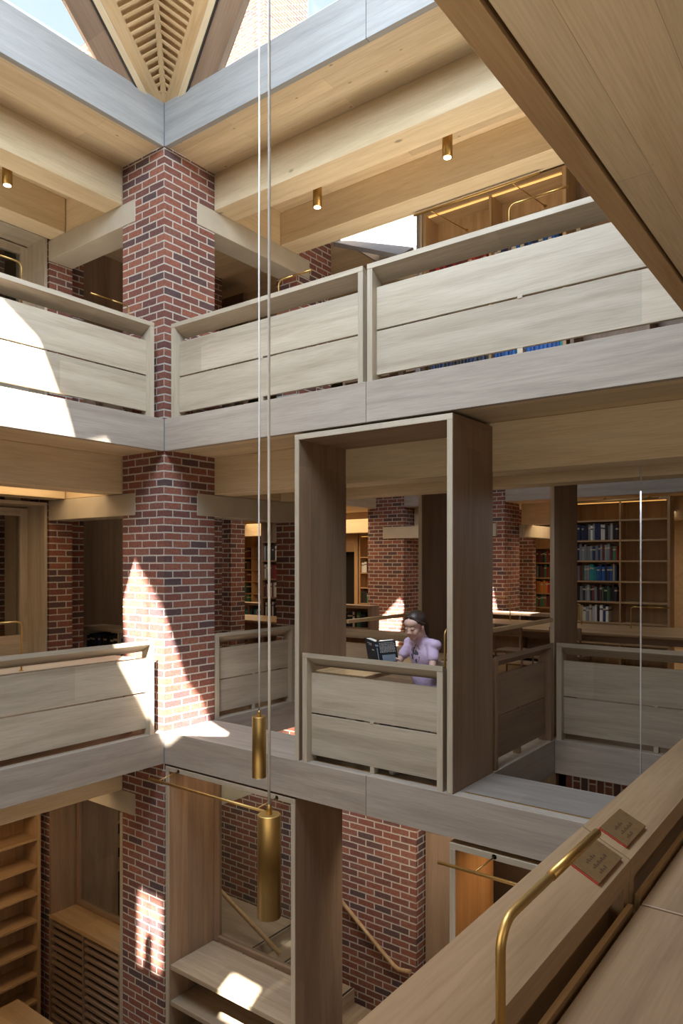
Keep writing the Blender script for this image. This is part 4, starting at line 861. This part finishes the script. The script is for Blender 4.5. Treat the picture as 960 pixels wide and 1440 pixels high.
# the open book she holds
INKW = plain('cover_print', (.55, .57, .60), .6); BCOV = plain('dark_cover', (.022, .026, .038), .4); SPB = plain('spine_band', (.30, .38, .52), .5)
bk = bpy.data.objects.new('open_book', None); C.objects.link(bk); bk.location = (2.375, .235, .825); bk.rotation_euler = (math.radians(17), 0, math.radians(3))
tag(bk, 'open hardback with a dark printed cover held up by the girl', 'book')
BA = math.radians(24)
def bpt(u, w_, z, s_):      # u along the board from the spine, w_ towards the reader
    return Vector((s_*(.012+u*math.cos(BA)-w_*math.sin(BA)*.6), u*math.sin(BA)+w_*math.cos(BA), z))
cov = MB().box(-.014, .014, -.004, 0, 0, .205).build('cover', BCOV); cov.parent = bk
for s_ in (-1, 1):
    T = lambda u, w_, z, s_=s_: tuple(bpt(u, w_, z, s_))
    o = MB(T).box(0, .142, -.0035, 0, 0, .205).build('board', BCOV); o.parent = cov
    b = MB(T)
    for k in range(9):
        b.box(.001+.001*k*k*.25, .137-.0035*k, .0005+.0038*k, .0041+.0038*k, .004, .201)
    o = b.build('pages', PAPER); o.parent = bk
    b = MB(T)
    if s_ == -1:
        for r0, n in ((.172, 3), (.160, 2)):
            for k in range(n): b.box(.055+k*.02, .070+k*.02, -.0042, -.0036, r0, r0+.006)
        b.box(.03, .06, -.0042, -.0036, .12, .128)
    else:
        for r0 in (.186, .172, .158, .146, .134, .122, .110):
            u = .010
            while u < .125: w1 = random.uniform(.004, .012); b.box(u, u+w1, -.0042, -.0036, r0, r0+.0075); u += w1+.004
    o = b.build('printed_text', INKW); o.parent = cov
    if s_ == 1: o = MB(T).box(.02, .125, -.0042, -.0036, .03, .088).build('printed_picture', SPB); o.parent = cov
o = MB().box(-.0135, .0135, -.0048, -.004, .165, .180).box(-.004, .004, -.0048, -.004, .03, .15).build('spine_band', SPB); o.parent = cov

# ================================================================ keep the books the photo shows
bpy.context.view_layer.update()
dg = bpy.context.evaluated_depsgraph_get(); cp = co.location
def seen(o):
    M = o.matrix_world; best = 0
    for x, z in ((.5, .9), (.5, .5), (.5, .1), (.1, .75), (.9, .75)):
        p = M @ Vector((x, -.01, z)); d = p-cp; f = d.x*-.602+d.y*.798; r_ = d.x*.798+d.y*.602
        u, v = 480+1009*r_/f, 791-1009*d.z/f
        if not (0 < u < 960 and 0 < v < 1440): continue
        q = cp.copy(); dn = d.normalized(); ok = False
        for _ in range(6):
            hit, loc, nn, ix, ob, mm = S.ray_cast(dg, q, dn)
            if not hit or (loc-cp).length > d.length-.02 or ob.name.startswith('book'): ok = True if (not hit or ob == o or ob.original == o or (loc-cp).length > d.length-.02) else False; break
            if ob.name.startswith('pane'): q = loc+dn*.02; continue
            break
        if ok: best = max(best, o.scale.x*o.scale.z/f/f)
    return best
rank = sorted(((seen(o), i) for i, o in enumerate(BOOKS)), reverse=True)
gone = [BOOKS[i] for a, i in rank if a <= 0]; vis = [BOOKS[i] for a, i in rank if a > 0]
print('BOOKS visible', len(vis), 'hidden', len(gone))
for o in gone: bpy.data.objects.remove(o)
rest = vis[296:]
if rest:
    bm = bmesh.new(); mats = []
    for o in rest:
        t = o.data.copy(); t.transform(o.matrix_world); k = len(mats)
        if o.data.materials[0] not in mats: mats.append(o.data.materials[0])
        mi = mats.index(o.data.materials[0])
        for p in t.polygons: p.material_index = mi
        bm.from_mesh(t); bpy.data.meshes.remove(t); bpy.data.objects.remove(o)
    me = bpy.data.meshes.new('distant_books'); bm.to_mesh(me); bm.free()
    for m in mats: me.materials.append(m)
    o = bpy.data.objects.new('distant_books', me); C.objects.link(o); tag(o, 'tiny distant books on the farthest shelves', 'books', kind='stuff')
